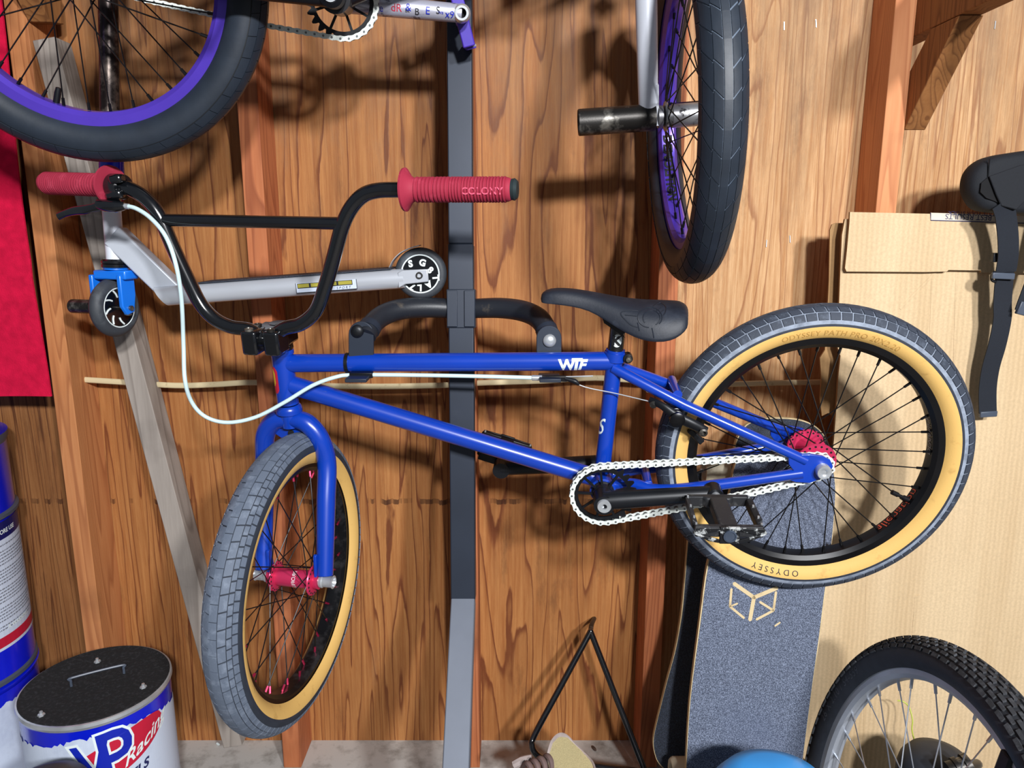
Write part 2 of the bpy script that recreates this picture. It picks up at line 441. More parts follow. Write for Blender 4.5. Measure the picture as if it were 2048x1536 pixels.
class MB:
    def __init__(s):
        s.v, s.f, s.m = [], [], []
    def add(s, vs, fs, mi=0):
        b = len(s.v)
        s.v += [V(p) for p in vs]
        for f in fs:
            s.f.append(tuple(b + i for i in f))
            s.m.append(mi)
        return s
    def loft(s, rings, mi=0, cap=True, closed=False):
        n = len(rings[0])
        vs = [p for r in rings for p in r]
        fs = []
        R = len(rings)
        for i in range(R if closed else R - 1):
            a, c = i * n, ((i + 1) % R) * n
            for j in range(n):
                k = (j + 1) % n
                fs.append((a + j, a + k, c + k, c + j))
        if cap and not closed:
            fs.append(tuple(range(n))[::-1])
            fs.append(tuple((R - 1) * n + j for j in range(n)))
        return s.add(vs, fs, mi)
    def tube(s, pts, r, seg=12, mi=0, cap=True, closed=False, flat=None):
        """sweep a circle (or an ellipse: flat = (side vector, ratio)) along points; r a number or a list"""
        pts = [V(p) for p in pts]
        n = len(pts)
        rr = r if isinstance(r, (list, tuple)) else [r] * n
        if len(rr) != n:
            q = len(rr) - 1
            rr = [rr[min(q - 1, int(i / (n - 1) * q))] * (1 - (i / (n - 1) * q - min(q - 1, int(i / (n - 1) * q)))) + rr[min(q - 1, int(i / (n - 1) * q)) + 1] * (i / (n - 1) * q - min(q - 1, int(i / (n - 1) * q))) for i in range(n)]
        rings = []
        u = None
        for i in range(n):
            if closed:
                d = (pts[(i + 1) % n] - pts[i - 1]).normalized()
            else:
                d = (pts[min(n - 1, i + 1)] - pts[max(0, i - 1)]).normalized()
            if flat:
                u = (flat[0] - d * flat[0].dot(d)).normalized()
                w = d.cross(u)
                k = flat[1]
            else:
                if u is None:
                    u, w = perp(d)
                else:
                    u = (u - d * u.dot(d)).normalized()
                    w = d.cross(u)
                k = 1.0
            rings.append([pts[i] + u * (rr[i] * math.cos(2 * math.pi * j / seg)) + w * (rr[i] * k * math.sin(2 * math.pi * j / seg)) for j in range(seg)])
        return s.loft(rings, mi, cap, closed)
    def cyl(s, a, b, r, r2=None, seg=20, mi=0):
        return s.tube([a, b], [r, r if r2 is None else r2], seg, mi)
    def lathe(s, prof, C, ax, seg=32, mi=0, cap=False, closed=False, mis=None, smis=None):
        """prof: (radius, height along ax); mis: a material index per profile segment"""
        C, ax = V(C), V(ax).normalized()
        u, w = perp(ax)
        n = len(prof)
        vs = []
        for i in range(seg):
            a = 2 * math.pi * i / seg
            e = u * math.cos(a) + w * math.sin(a)
            vs += [C + e * r + ax * h for r, h in prof]
        b = len(s.v)
        s.v += vs
        for i in range(seg):
            k = (i + 1) % seg
            for j in range(n if closed else n - 1):
                j2 = (j + 1) % n
                s.f.append((b + i * n + j, b + k * n + j, b + k * n + j2, b + i * n + j2))
                s.m.append(mis[j] if mis else mi)
        if cap:
            for j in (0, n - 1):
                s.f.append(tuple(b + i * n + j for i in range(seg)))
                s.m.append(mis[min(j, n - 2)] if mis else mi)
        return s
    def obox(s, c, ex, ey, ez, mi=0):
        """box: centre and three half-axis vectors"""
        c = V(c)
        vs = [c + ex * i + ey * j + ez * k for i in (-1, 1) for j in (-1, 1) for k in (-1, 1)]
        return s.add(vs, [(0, 1, 3, 2), (4, 6, 7, 5), (0, 4, 5, 1), (2, 3, 7, 6), (0, 2, 6, 4), (1, 5, 7, 3)], mi)
    def box(s, x0, x1, y0, y1, z0, z1, mi=0):
        return s.obox(((x0 + x1) / 2, (y0 + y1) / 2, (z0 + z1) / 2), V(((x1 - x0) / 2, 0, 0)), V((0, (y1 - y0) / 2, 0)), V((0, 0, (z1 - z0) / 2)), mi)
    def beam(s, a, b, side, w, t, mi=0):
        """bar from a to b; w along side, t across"""
        a, b = V(a), V(b)
        d = (b - a) / 2
        sd = V(side)
        sd = (sd - d.normalized() * sd.dot(d.normalized())).normalized()
        return s.obox((a + b) / 2, d, sd * (w / 2), d.normalized().cross(sd) * (t / 2), mi)
    def prism(s, poly, off, mi=0, mi_side=None):
        """polygon (3D points) thickened along the vector off"""
        poly = [V(p) for p in poly]
        off = V(off)
        n = len(poly)
        s.add(poly + [p + off for p in poly], [tuple(range(n)), tuple(range(2 * n - 1, n - 1, -1))], mi)
        b = len(s.v) - 2 * n
        for i in range(n):
            k = (i + 1) % n
            s.f.append((b + i, b + n + i, b + n + k, b + k))
            s.m.append(mi if mi_side is None else mi_side)
        return s
    def ball(s, c, r, seg=16, mi=0, ax=V((0, 0, 1))):
        r = V((r, r, r)) if not hasattr(r, '__len__') else V(r)
        c = V(c)
        rows = seg // 2
        rings = []
        for i in range(1, rows):
            a = math.pi * i / rows
            rings.append([c + V((r.x * math.sin(a) * math.cos(2 * math.pi * j / seg), r.y * math.sin(a) * math.sin(2 * math.pi * j / seg), r.z * math.cos(a))) for j in range(seg)])
        return s.loft(rings, mi)
    def build(s, name, mats, parent=None, M=None, smooth=38, bevel=0.0, mesh_only=False, recalc=True, **kw):
        me = bpy.data.meshes.new(name)
        vs = [(M @ p) if M is not None else p for p in s.v]
        me.from_pydata([tuple(p) for p in vs], [], s.f)
        for m in (mats if isinstance(mats, (list, tuple)) else [mats]):
            me.materials.append(m)
        me.polygons.foreach_set('material_index', s.m)
        if recalc:
            bm = bmesh.new()
            bm.from_mesh(me)
            bmesh.ops.recalc_face_normals(bm, faces=bm.faces)
            bm.to_mesh(me)
            bm.free()
        if smooth:
            me.polygons.foreach_set('use_smooth', [True] * len(me.polygons))
            me.set_sharp_from_angle(angle=math.radians(smooth))
        me.update()
        if mesh_only:
            return me
        return put(name, me, parent, bevel=bevel, **kw)
def put(name, me, parent=None, M=None, bevel=0.0, **kw):
    o = bpy.data.objects.new(name, me)
    COL.objects.link(o)
    if M is not None:
        o.matrix_basis = M
    attach(o, parent)
    if bevel:
        b = o.modifiers.new('bevel', 'BEVEL')
        b.width = bevel
        b.segments = 2
        b.limit_method = 'ANGLE'
        b.angle_limit = math.radians(40)
    return tag(o, **kw)
_txt = {}
def text2d(body, size, shear=0.0, bold=0.0, spacing=1.0, fine=0.004):
    """flat glyph outlines as (points, faces), origin at the left of the baseline"""
    cu = bpy.data.curves.new('glyphs', 'FONT')
    cu.body = body
    cu.size = size
    cu.shear = shear
    cu.offset = bold
    cu.space_character = spacing
    cu.resolution_u = 3
    ob = bpy.data.objects.new('glyphs', cu)
    COL.objects.link(ob)
    dg = bpy.context.evaluated_depsgraph_get()
    me = bpy.data.meshes.new_from_object(ob.evaluated_get(dg))
    if fine:
        bm = bmesh.new()
        bm.from_mesh(me)
        bmesh.ops.triangulate(bm, faces=bm.faces)
        for _ in range(5):
            long = [e for e in bm.edges if e.calc_length() > fine]
            if not long:
                break
            bmesh.ops.subdivide_edges(bm, edges=long, cuts=1)
            bmesh.ops.triangulate(bm, faces=bm.faces)
        bm.to_mesh(me)
        bm.free()
    vs = [(v.co.x, v.co.y) for v in me.vertices]
    fs = [tuple(p.vertices) for p in me.polygons]
    bpy.data.objects.remove(ob, do_unlink=True)
    bpy.data.meshes.remove(me)
    bpy.data.curves.remove(cu)
    return vs, fs
def print_text(name, body, size, fn, mat, parent, shear=0.0, bold=0.0, spacing=1.0, **kw):
    vs, fs = text2d(body, size, shear, bold, spacing, max(0.0035, size * 0.22))
    w = max(x for x, y in vs)
    mb = MB()
    mb.add([fn(x, y, w) for x, y in vs], fs)
    return mb.build(name, mat, parent, smooth=0, recalc=False, **kw)

# ---------------------------------------------------------------- the setting: plywood wall on studs, sill, floor
WALL, STUD = 1.52, 1.43
X0, X1, ZT = -2.3, 2.3, 2.75
floor = MB().box(-2.6, 2.6, -2.6, 1.56, -0.06, 0.0).build('floor', CONC, smooth=0, kind='structure', label='dusty grey concrete floor')
wall = empty('wall_back', (0, WALL, 0), kind='structure', label='bare plywood garage wall with exposed wooden studs')
for x0, x1, m in ((X0, -0.879, PLY_L), (-0.877, 0.295, PLY_M), (0.297, X1, PLY_R)):
    MB().box(x0, x1, WALL, WALL + 0.012, 0.06, ZT).build('plywood_panel', m, wall, smooth=0)
MB().box(X0, X1, WALL + 0.012, WALL + 0.03, 0.0, ZT).build('outer_sheathing', PLATE, wall, smooth=0)
for x, m in ((-1.292, ST_L), (-0.896, ST_L), (-0.497, ST_M), (-0.108, ST_M), (0.277, ST_M), (0.676, ST_R), (1.08, ST_R)):
    MB().box(x, x + 0.038, STUD, WALL - 0.0005, 0.0605, ZT).build('stud', m, wall, bevel=0.0012)
MB().box(X0, X1, STUD - 0.002, WALL + 0.01, 0.0, 0.06).build('bottom_plate', PLATE, wall, bevel=0.002)
a, b = P(104, 84, 1.462), P(474, 1478, 1.462)
MB().beam(a, b, V((1, 0, 0)), 0.041, 0.052).build('brace_board', GREYW, wall, bevel=0.0015)
for px, py, r in ((1568, 52, 10), (1632, 47, 25), (1990, 50, 0), (1533, 487, 0), (1580, 478, 20)):
    c = P(px, py, WALL - 0.001)
    d = V((math.sin(math.radians(r)) * 0.35, 0, -1)).normalized()
    MB().beam(c - d * 0.007, c + d * 0.007, V((1, 0, 0)), 0.0016, 0.0016).build('staple', STEEL, wall, smooth=0)

def bracket(x0, zb, y_low, z_low, label):
    """shelf bracket of two lumber pieces on the side of a stud: level arm and diagonal brace"""
    t = empty('shelf_bracket', (x0 + 0.019, STUD, z_low), label=label, cat='bracket', group='wooden shelf brackets')
    MB().box(x0, x0 + 0.038, 1.02, WALL - 0.002, zb, zb + 0.089).build('arm', BRACK, t, bevel=0.0015)
    lo = V((x0 + 0.0195, y_low, z_low))
    hi = V((x0 + 0.0195, y_low - (zb - z_low) * 0.78, zb - 0.001))
    d = (hi - lo).normalized()
    up = d.cross(V((1, 0, 0))).normalized()
    h = 0.038
    poly = [lo + V((0, -0.012, -0.006)), lo + V((0, 0.030, 0.0)), lo + V((0, 0.034, 0.050)), hi + V((0, 0.05, 0.0)), hi + V((0, -0.034, 0.0))]
    MB().prism([p - V((0.0195, 0, 0)) for p in poly], V((0.039, 0, 0))).build('brace', BRACK, t, bevel=0.0015)
    return t
bracket(0.7145, 1.545, 1.445, 1.392, 'wooden shelf bracket with diagonal brace above the cardboard')
bracket(-0.8575, 1.76, 1.445, 1.575, 'end of a dark wooden brace behind the purple rear rim')

# ---------------------------------------------------------------- red sheet, cable
def red_sheet():
    zt, zb = 2.2, P(60, 795, 1.415).z
    nx, nz = 16, 40
    x1 = -0.8890
    x0 = -1.55
    def q(i, j, k):
        x = x0 + (x1 - x0) * i / nx
        z = zb + (zt - zb) * j / nz
        y = 1.412 + 0.004 * math.sin(z * 7 + x * 5) + 0.003 * math.sin(x * 23) - 0.006 * (i / nx) ** 3 * (1 if j < 8 else 0.4)
        return V((x + 0.003 * math.sin(z * 9) * (i == nx), y + k, z + 0.004 * (j == 0) * math.sin(x * 12)))
    mb = MB()
    rings = []
    for j in range(nz + 1):
        rings.append([q(i, j, 0) for i in range(nx + 1)] + [q(i, j, 0.004) for i in range(nx, -1, -1)])
    mb.loft(rings)
    mb.build('felt_sheet', RED, label='bright red felt sheet hung beside the outermost orange stud', cat='sheet')
red_sheet()
cab = [P(x, y, 1.478) for x, y in ((160, 759), (240, 764), (350, 771), (430, 769), (510, 765), (620, 771), (760, 773), (900, 770), (960, 766), (1080, 762), (1190, 756), (1290, 762), (1440, 768), (1540, 766), (1660, 764))]
MB().tube(crom(cab, 5), 0.0058, 8, flat=(V((0, 0, 1)), 0.5)).build('electrical_cable', ROMEX, label='cream electrical cable running level across the plywood', cat='cable')

# ---------------------------------------------------------------- cardboard sheets leaning on the studs
def sheet(name, poly, y0, y1, th, mats, label, parent=None, **kw):
    """flat sheet from a pixel outline on a leaning plane (depth y0 at the top, y1 at the floor)"""
    zt = P(poly[0][0], poly[0][1], y0).z
    n = V((0, -1, (y0 - y1) / zt)).normalized()
    C = P(poly[0][0], poly[0][1], y0)
    pts = [on_plane(x, y, C, n) for x, y in poly]
    return MB().prism(pts, -n * th, 0, 1 if len(mats) > 1 else None).build(name, mats, parent, smooth=0, label=label, **kw), C, n
torn = [(1672, 446), (1664, 449), (1660, 460), (1658, 560), (1654, 640), (1650, 700), (1640, 716), (1643, 760), (1640, 800), (1644, 832), (1656, 826), (1668, 834), (1674, 828), (1680, 834), (1760, 834), (1760, 446)]
sheet('cardboard_sheet', torn, 1.412, 1.372, 0.004, [CARDB, CARDB], 'torn strip of brown cardboard showing behind the larger cardboard', cat='cardboard', group='flattened cardboard')
body = [(1690, 438), (1684, 470), (1680, 560), (1677, 640), (1674, 690), (1681, 712), (1677, 750), (1674, 800), (1668, 880), (1658, 980), (1645, 1100), (1622, 1300), (1595, 1540), (1570, 1770), (2260, 1770), (2290, 440)]
cb, cC, cn = sheet('cardboard_box', body, 1.385, 1.335, 0.006, [CARD, CARDB], 'large flattened cardboard box leaning behind the tan-walled rear wheel', cat='cardboard', group='flattened cardboard')
flap = [(1700, 424), (1699, 445), (1694, 500), (1690, 536), (1693, 543), (1850, 544), (1894, 543), (1897, 540), (1962, 541), (1962, 545), (2270, 549), (2285, 437)]
fC = P(1700, 424, 1.374)
fp = [on_plane(x, y, fC, cn) for x, y in flap]
MB().prism(fp, -cn * 0.005, 0, 1).build('box_flap', [CARD, CARDB], cb, smooth=0)
# creases pressed into the box
for q0, q1, w in (((1800, 618), (1905, 510), 0.005), ((1866, 545), (1852, 1000), 0.006), ((1915, 545), (1905, 900), 0.007), ((1733, 1170), (1728, 1480), 0.003), ((1835, 1190), (1826, 1300), 0.010)):
    A, B = on_plane(*q0, cC, cn), on_plane(*q1, cC, cn)
    MB().tube([A + cn * 0.0002, (A + B) / 2 + cn * 0.0006, B + cn * 0.0002], w * 0.5, 8, flat=(V((1, 0, 0)), 0.16)).build('crease', CARD, cb)
fn_ = V(cn)
fx = (on_plane(1900, 435, fC, cn) - on_plane(1800, 432, fC, cn)).normalized()
fz = -fx.cross(fn_).normalized()
if fz.z < 0:
    fz = -fz
def card_text(px, py):
    o = on_plane(px, py, fC, cn) + cn * 0.0006
    return lambda x, y, w: o - fx * x - fz * y
MB().prism([on_plane(x, y, fC, cn) + cn * 0.0002 for x, y in ((1861, 425.5), (1861, 440), (2060, 447), (2060, 431.5))], cn * 0.0002).build('print_panel', simple('pale_print_panel', (222, 208, 188), 0.8), cb, smooth=0)
MB().tube([on_plane(x, y, fC, cn) + cn * 0.0005 for x, y in ((1861, 426), (1861, 440.5), (2060, 447))], 0.0008, 6).build('print_border', NAVY, cb)
print_text('lettering', 'FOR BEST RESULTS', 0.0135, card_text(2017, 431.5), NAVY, cb)
print_text('lettering', 'ROTATE YOUR STOCK', 0.0095, card_text(2006, 425.5), NAVY, cb)

# ---------------------------------------------------------------- leaning bike stand
def bike_stand():
    _P = P_PIX
    P = P_PIX
    x = -0.0885
    f = lambda z: 1.245 + (z - 0.56) * 0.108           # front face of the leaning post
    ax = (V((0, f(1.6), 1.6)) - V((0, f(0.56), 0.56))).normalized()
    bk = V((1, 0, 0)).cross(ax)
    bk = bk if bk.y > 0 else -bk
    t = empty('bike_stand', (x, 0.7, 0), label='charcoal steel bike stand leaning on the wall behind the blue bike', cat='bike stand')
    at = lambda z, k=0.0: V((x, f(z), z)) + bk * k
    zs = P(920, 487, f(1.2)).z
    MB().beam(at(zs - 0.0, 0.0216), at(1.88, 0.0216), V((1, 0, 0)), 0.0425, 0.040).build('post', RACK, t, bevel=0.002)
    MB().beam(at(0.548, 0.021), at(zs, 0.021), V((1, 0, 0)), 0.0440, 0.041).build('post', RACK, t, bevel=0.002)
    j = V((x, f(0.556), 0.556))
    foot = V((x - 0.004, 0.69, 0.0))
    d = (foot - j).normalized()
    n2 = V((1, 0, 0)).cross(d)
    n2 = n2 if n2.z < 0 else -n2
    MB().beam(j + n2 * 0.020 + d * -0.006, foot + n2 * 0.0, V((1, 0, 0)), 0.0432, 0.040).build('foot_leg', RACK_LIT, t, bevel=0.002)
    z0, z1 = P(920, 655, f(1.1)).z, P(920, 578, f(1.15)).z
    MB().beam(at(z0, 0.020), at(z1, 0.020), V((1, 0, 0)), 0.0500, 0.0440).build('sleeve', RACK, t, bevel=0.0015)
    for sx in (-1, 1):
        c = at((z0 + z1) / 2, -0.0042) + V((sx * 0.0150, 0, 0))
        MB().obox(c, V((0.0090, 0, 0)), bk * 0.0012, ax * ((z1 - z0) / 2 - 0.002)).build('sleeve_flange', RACK, t, bevel=0.0008)
    L = [(905, 617, 1.318), (850, 615, 1.305), (800, 619, 1.286), (764, 632, 1.262), (742, 652, 1.232), (732, 672, 1.214)]
    R = [(946, 617, 1.318), (1000, 616, 1.305), (1045, 622, 1.286), (1076, 636, 1.262), (1092, 658, 1.236), (1098, 680, 1.222)]
    up = 0.66                                                  # a second pair of arms carries the upper bike
    for pts, bx, by, silver, lift in ((L, 715, 662, False, 0), (R, 1099, 681, True, 0), (L, 715, 662, False, up + 0.085), (R, 1099, 681, True, up)):
        dz = V((0, 0.0, lift))
        P = lambda a, b, c: _P(a, b, c) + dz
        q = crom([P(*p) for p in pts], 8)
        arm = MB().tube(q, [0.0170, 0.0178, 0.0180, 0.0180, 0.0172, 0.0165], 18).build('hook_arm', RUBT, t)
        if lift:
            MB().beam(V((x, f(1.2 + lift * 0.9) - 0.002, P(920, 655, f(1.1)).z)), V((x, f(1.2 + lift * 0.9) - 0.002, P(920, 578, f(1.15)).z)), V((1, 0, 0)), 0.05, 0.05).build('sleeve', RACK, t, bevel=0.0015)
        MB().tube(q[-9:-5], 0.0186, 18).build('collar', RACK, arm)
        Yp = 1.2085
        w = 25
        x0 = 722 if not silver else 1098
        pl = []
        for k in range(13):
            a = math.pi * k / 12
            pl.append((x0 + w * math.cos(a), (668 if not silver else 676) - w * math.sin(a)))
        pl += [(x0 - w, 742), (x0 + w, 742)]
        h = MB().prism([P(u, v, Yp) for u, v in pl], V((0, 0.006, 0))).build('hook_plate', RACK, t, bevel=0.001)
        c = P(bx, by, Yp)
        MB().lathe([(0.0105, 0.0), (0.0105, 0.003), (0.0085, 0.0055), (0.004, 0.0068), (0.0, 0.007)], c, V((0, -1, 0)), 24).build('bolt', STEEL if silver else BLACKM, h)
        e = P(x0, 746, Yp)
        MB().beam(e + V((0, 0.006, -0.004)), e + V((0, -0.045, -0.004)), V((1, 0, 0)), 0.034, 0.006).build('cradle', RACK, t, bevel=0.001)
    MB().beam(V((x - 0.2, 0.69, 0.012)), V((x + 0.2, 0.69, 0.012)), V((0, 1, 0)), 0.04, 0.024).build('foot_bar', RACK_LIT, t, bevel=0.002)
bike_stand()

# ---------------------------------------------------------------- bicycle parts
def tyre(fr, parent, R, rt, rows, tread_m, groove_m, wall_m, wall_from=72, band_m=None, lift=0.0016, bead=0.207, name='tire', rot=0.0, bead_w=0.0155):
    """carcass with real tread blocks standing on it; rows: (phi0, phi1, count, offset, skew, gap)"""
    rc = R - rt - lift
    M = fr.mat()
    mb = MB()
    nt_, npf = 132, 34
    pm = 142
    prof, mis = [], []
    for i in range(npf + 1):
        ph = -pm + 2 * pm * i / npf
        a = math.radians(ph)
        r, h = rc + rt * math.cos(a), rt * math.sin(a)
        prof.append((r, h))
    prof = [(bead, -bead_w)] + prof + [(bead, bead_w)]
    for i in range(len(prof) - 1):
        ph = abs(-pm + 2 * pm * (i - 0.5) / npf)
        mis.append(0 if ph < wall_from - 9 else (1 if ph < wall_from else 2))
    mb.lathe(prof, (0, 0, 0), (0, 0, 1), nt_, mis=mis)
    car = mb.build(name, [groove_m, band_m or wall_m, wall_m], parent, M=M, smooth=60)
    tb = MB()
    S = lambda th, ph, dr: V(((rc + (rt + dr) * math.cos(ph)) * math.cos(th), (rc + (rt + dr) * math.cos(ph)) * math.sin(th), (rt + dr) * math.sin(ph)))
    for ph0, ph1, cnt, off, skew, gap in rows:
        p0, p1 = math.radians(ph0), math.radians(ph1)
        st = 2 * math.pi / cnt
        npx = max(1, int(abs(ph1 - ph0) / 9))
        nth = 2 if cnt < 70 else 1
        for k in range(cnt):
            t0, t1 = (k + off) * st + rot, (k + off + 1 - gap) * st + rot
            top, bot = [], []
            for i in range(npx + 1):
                f = i / npx
                ph = p0 + (p1 - p0) * f
                for j in range(nth + 1):
                    th = t0 + (t1 - t0) * j / nth + skew * st * f
                    top.append(S(th, ph, lift))
                    bot.append(S(th, ph, -0.0004))
            W = nth + 1
            b0 = len(tb.v)
            tb.v += top + bot
            nT = len(top)
            def fc(*q):
                tb.f.append(tuple(b0 + z for z in q))
                tb.m.append(0)
            for i in range(npx):
                for j in range(nth):
                    fc(i * W + j, i * W + j + 1, (i + 1) * W + j + 1, (i + 1) * W + j)
            for j in range(nth):
                fc(j, j + nT, j + 1 + nT, j + 1)
                e = npx * W
                fc(e + j + 1, e + j + 1 + nT, e + j + nT, e + j)
            for i in range(npx):
                fc((i + 1) * W, (i + 1) * W + nT, i * W + nT, i * W)
                fc(i * W + nth, i * W + nth + nT, (i + 1) * W + nth + nT, (i + 1) * W + nth)
    tb.build('tread_blocks', tread_m, parent, M=M, smooth=30, recalc=True, kind='stuff')
    return car
def rim(fr, parent, m, R=0.209, hw=0.017, depth=0.023, inner_m=None):
    pr = [(R, hw), (R, hw - 0.003), (R - 0.009, hw - 0.003), (R - 0.010, -hw + 0.003), (R, -hw + 0.003), (R, -hw), (R - depth * 0.72, -hw + 0.0012), (R - depth, -hw * 0.62), (R - depth - 0.001, 0), (R - depth, hw * 0.62), (R - depth * 0.72, hw - 0.0012)]
    mis = [0] * 6 + [1, 1, 1, 1, 0]
    return MB().lathe(pr, (0, 0, 0), (0, 0, 1), 110, closed=True, mis=mis).build('rim', [m, inner_m or m], parent, M=fr.mat(), smooth=25)
def spokes(fr, parent, m, nip_m, Rr, fr_r, fh, n=36, cross=62, r=0.00105, rot=0.0, nip=0.012):
    M = fr.mat()
    kinds = []
    for side in (1, -1):
        for ld in (1, -1):
            a = math.radians(cross) * ld
            A = V((fr_r * math.cos(a), fr_r * math.sin(a), fh * side))
            B = V((Rr, 0, 0.003 * side))
            d = (B - A).normalized()
            mb = MB()
            mb.tube([A, B - d * nip * 0.8], r, 6, 0)
            mb.tube([B - d * nip, B + d * 0.003], [r * 2.2, r * 2.4], 6, 1)
            kinds.append(mb.build('spoke', [m, nip_m], mesh_only=True))
    for k in range(n):
        th = 2 * math.pi * k / n + rot
        put('spoke', kinds[(k % 2) * 2 + (k // 2) % 2], parent, M @ Matrix.Rotation(th, 4, 'Z'))
def hub(fr, parent, m, axle_m, body_r=0.014, fl_r=0.030, fh=0.030, hl=0.052, axle=0.07, axle_r=0.007, holes=True):
    M = fr.mat()
    mb = MB()
    pr = [(axle_r, -hl), (body_r * 0.95, -hl), (body_r * 0.95, -fh - 0.005), (fl_r * 0.55, -fh - 0.003), (fl_r, -fh - 0.0018), (fl_r + 0.001, -fh), (fl_r, -fh + 0.0018), (fl_r * 0.6, -fh + 0.004), (body_r, -fh + 0.010)]
    pr = pr + [(r, -h) for r, h in pr[::-1]]
    mb.lathe(pr, (0, 0, 0), (0, 0, 1), 40)
    h = mb.build('hub', m, parent, M=M, smooth=30)
    ax = MB().lathe([(0.0, -axle), (axle_r, -axle), (axle_r, axle), (0, axle)], (0, 0, 0), (0, 0, 1), 20).build('axle', axle_m, parent, M=M, smooth=30)
    if holes:
        dm = MB()
        for s in (1, -1):
            for k in range(36):
                i_ = -1 if k % 2 else 1
                a = 2 * math.pi * (k // 2 + 0.5 * (s < 0)) / 18
                c = V((fl_r * 0.87 * math.cos(a), fl_r * 0.87 * math.sin(a), s * (fh + 0.0021 * i_)))
                dm.lathe([(0.0, 0.0006), (0.0019, 0.0006), (0.0019, -0.001)], c, (0, 0, s * i_), 6)
        dm.build('flange_holes', DARKHOLE, parent, M=M, smooth=0, kind='stuff')
    return h
def link_mesh(m, pin):
    """half link: two cranked plates and a roller; pitch along x"""
    p = 0.0127
    mb = MB()
    for s in (1, -1):
        rings = []
        for i in range(9):
            f = i / 8
            x = -0.0044 + f * (p + 0.0088)
            z = (0.0034 + 0.0013 * (1 / (1 + math.exp(-(x - p * 0.5) * 1800)))) * s
            if x < 0:
                hw = math.sqrt(max(0, 0.0045 ** 2 - x * x))
            elif x > p:
                hw = math.sqrt(max(0, 0.0045 ** 2 - (x - p) ** 2))
            else:
                hw = 0.0045 - 0.0013 * math.sin(math.pi * x / p)
            hw = max(hw, 0.0011)
            rings.append([V((x, -hw, z)), V((x, hw, z)), V((x, hw, z + s * 0.0012)), V((x, -hw, z + s * 0.0012))])
        mb.loft(rings, 0)
    mb.cyl(V((p, 0, -0.0068)), V((p, 0, 0.0068)), 0.0017, seg=8, mi=1)
    mb.cyl(V((0, 0, -0.0032)), V((0, 0, 0.0032)), 0.0036, seg=8, mi=1)
    return mb.build('chain_link', [m, pin], mesh_only=True, smooth=40)
LINK = link_mesh(CHAINW, PINM)
def chain(fr, parent, c1, r1, c2, r2, k, phase=0.0):
    """closed loop of links round two sprockets (u, v centres) at lateral offset k"""
    c1, c2 = V((c1[0], c1[1], 0)), V((c2[0], c2[1], 0))
    d = c2 - c1
    D = d.length
    base = math.atan2(d.y, d.x)
    al = math.acos((r1 - r2) / D)
    path = []
    a0, a1 = base + al, base + 2 * math.pi - al
    for i in range(61):
        a = a0 + (a1 - a0) * i / 60
        path.append(c1 + V((math.cos(a), math.sin(a), 0)) * r1)
    b0, b1 = base - al, base + al
    e0, e1_ = path[-1], c2 + V((math.cos(b0), math.sin(b0), 0)) * r2
    for i in range(1, 30):
        f = i / 30
        path.append(e0.lerp(e1_, f) + V((0, -0.0035 * math.sin(math.pi * f), 0)))
    for i in range(31):
        a = b0 + (b1 - b0) * i / 30
        path.append(c2 + V((math.cos(a), math.sin(a), 0)) * r2)
    L = [0.0]
    P_ = path + [path[0]]
    for i in range(1, len(P_)):
        L.append(L[-1] + (P_[i] - P_[i - 1]).length)
    n = round(L[-1] / 0.0127)
    pitch = L[-1] / n
    def at(s):
        s = s % L[-1]
        lo = 0
        for i in range(1, len(L)):
            if L[i] >= s:
                lo = i - 1
                break
        f = (s - L[lo]) / max(1e-9, L[lo + 1] - L[lo])
        return P_[lo].lerp(P_[lo + 1], f)
    M = fr.mat()
    for i in range(n):
        A, B = at(i * pitch + phase), at((i + 1) * pitch + phase)
        t = (B - A).normalized()
        m = Matrix((t, V((-t.y, t.x, 0)), V((0, 0, 1)))).transposed().to_4x4()
        m.translation = A + V((0, 0, k))
        put('chain_link', LINK, parent, M @ m)
def sprocket(fr, parent, c, k, r, teeth, m, arms=9, rot=0.0):
    M = fr.mat()
    mb = MB()
    out = []
    for i in range(teeth * 6):
        a = 2 * math.pi * i / (teeth * 6) + rot
        ph = i % 6
        rr = r + (0.004 if ph in (2, 3) else (0.0005 if ph in (1, 4) else -0.004))
        out.append((math.cos(a) * rr, math.sin(a) * rr))
    inn = [(math.cos(2 * math.pi * i / (teeth * 6) + rot) * (r - 0.0095), math.sin(2 * math.pi * i / (teeth * 6) + rot) * (r - 0.0095)) for i in range(teeth * 6)]
    n = len(out)
    t = 0.0016
    vs = [V((c[0] + x, c[1] + y, k + s)) for s in (t, -t) for ring in (out, inn) for x, y in ring]
    fs = []
    for i in range(n):
        j = (i + 1) % n
        fs += [(i, j, n + j, n + i), (2 * n + i, 3 * n + i, 3 * n + j, 2 * n + j), (i, 2 * n + i, 2 * n + j, j), (n + i, n + j, 3 * n + j, 3 * n + i)]
    mb.add(vs, fs)
    for i in range(arms):
        a = 2 * math.pi * i / arms + rot + 0.2
        d = V((math.cos(a), math.sin(a), 0))
        cc = V((c[0], c[1], k))
        mb.beam(cc + d * 0.012, cc + d * (r - 0.008), V((-d.y, d.x, 0)), 0.0038, 0.003)
    mb.lathe([(0.006, -0.004), (0.017, -0.004), (0.017, 0.004), (0.006, 0.004)], (c[0], c[1], k), (0, 0, 1), 30)
    return mb.build('sprocket', m, parent, M=M, smooth=30)
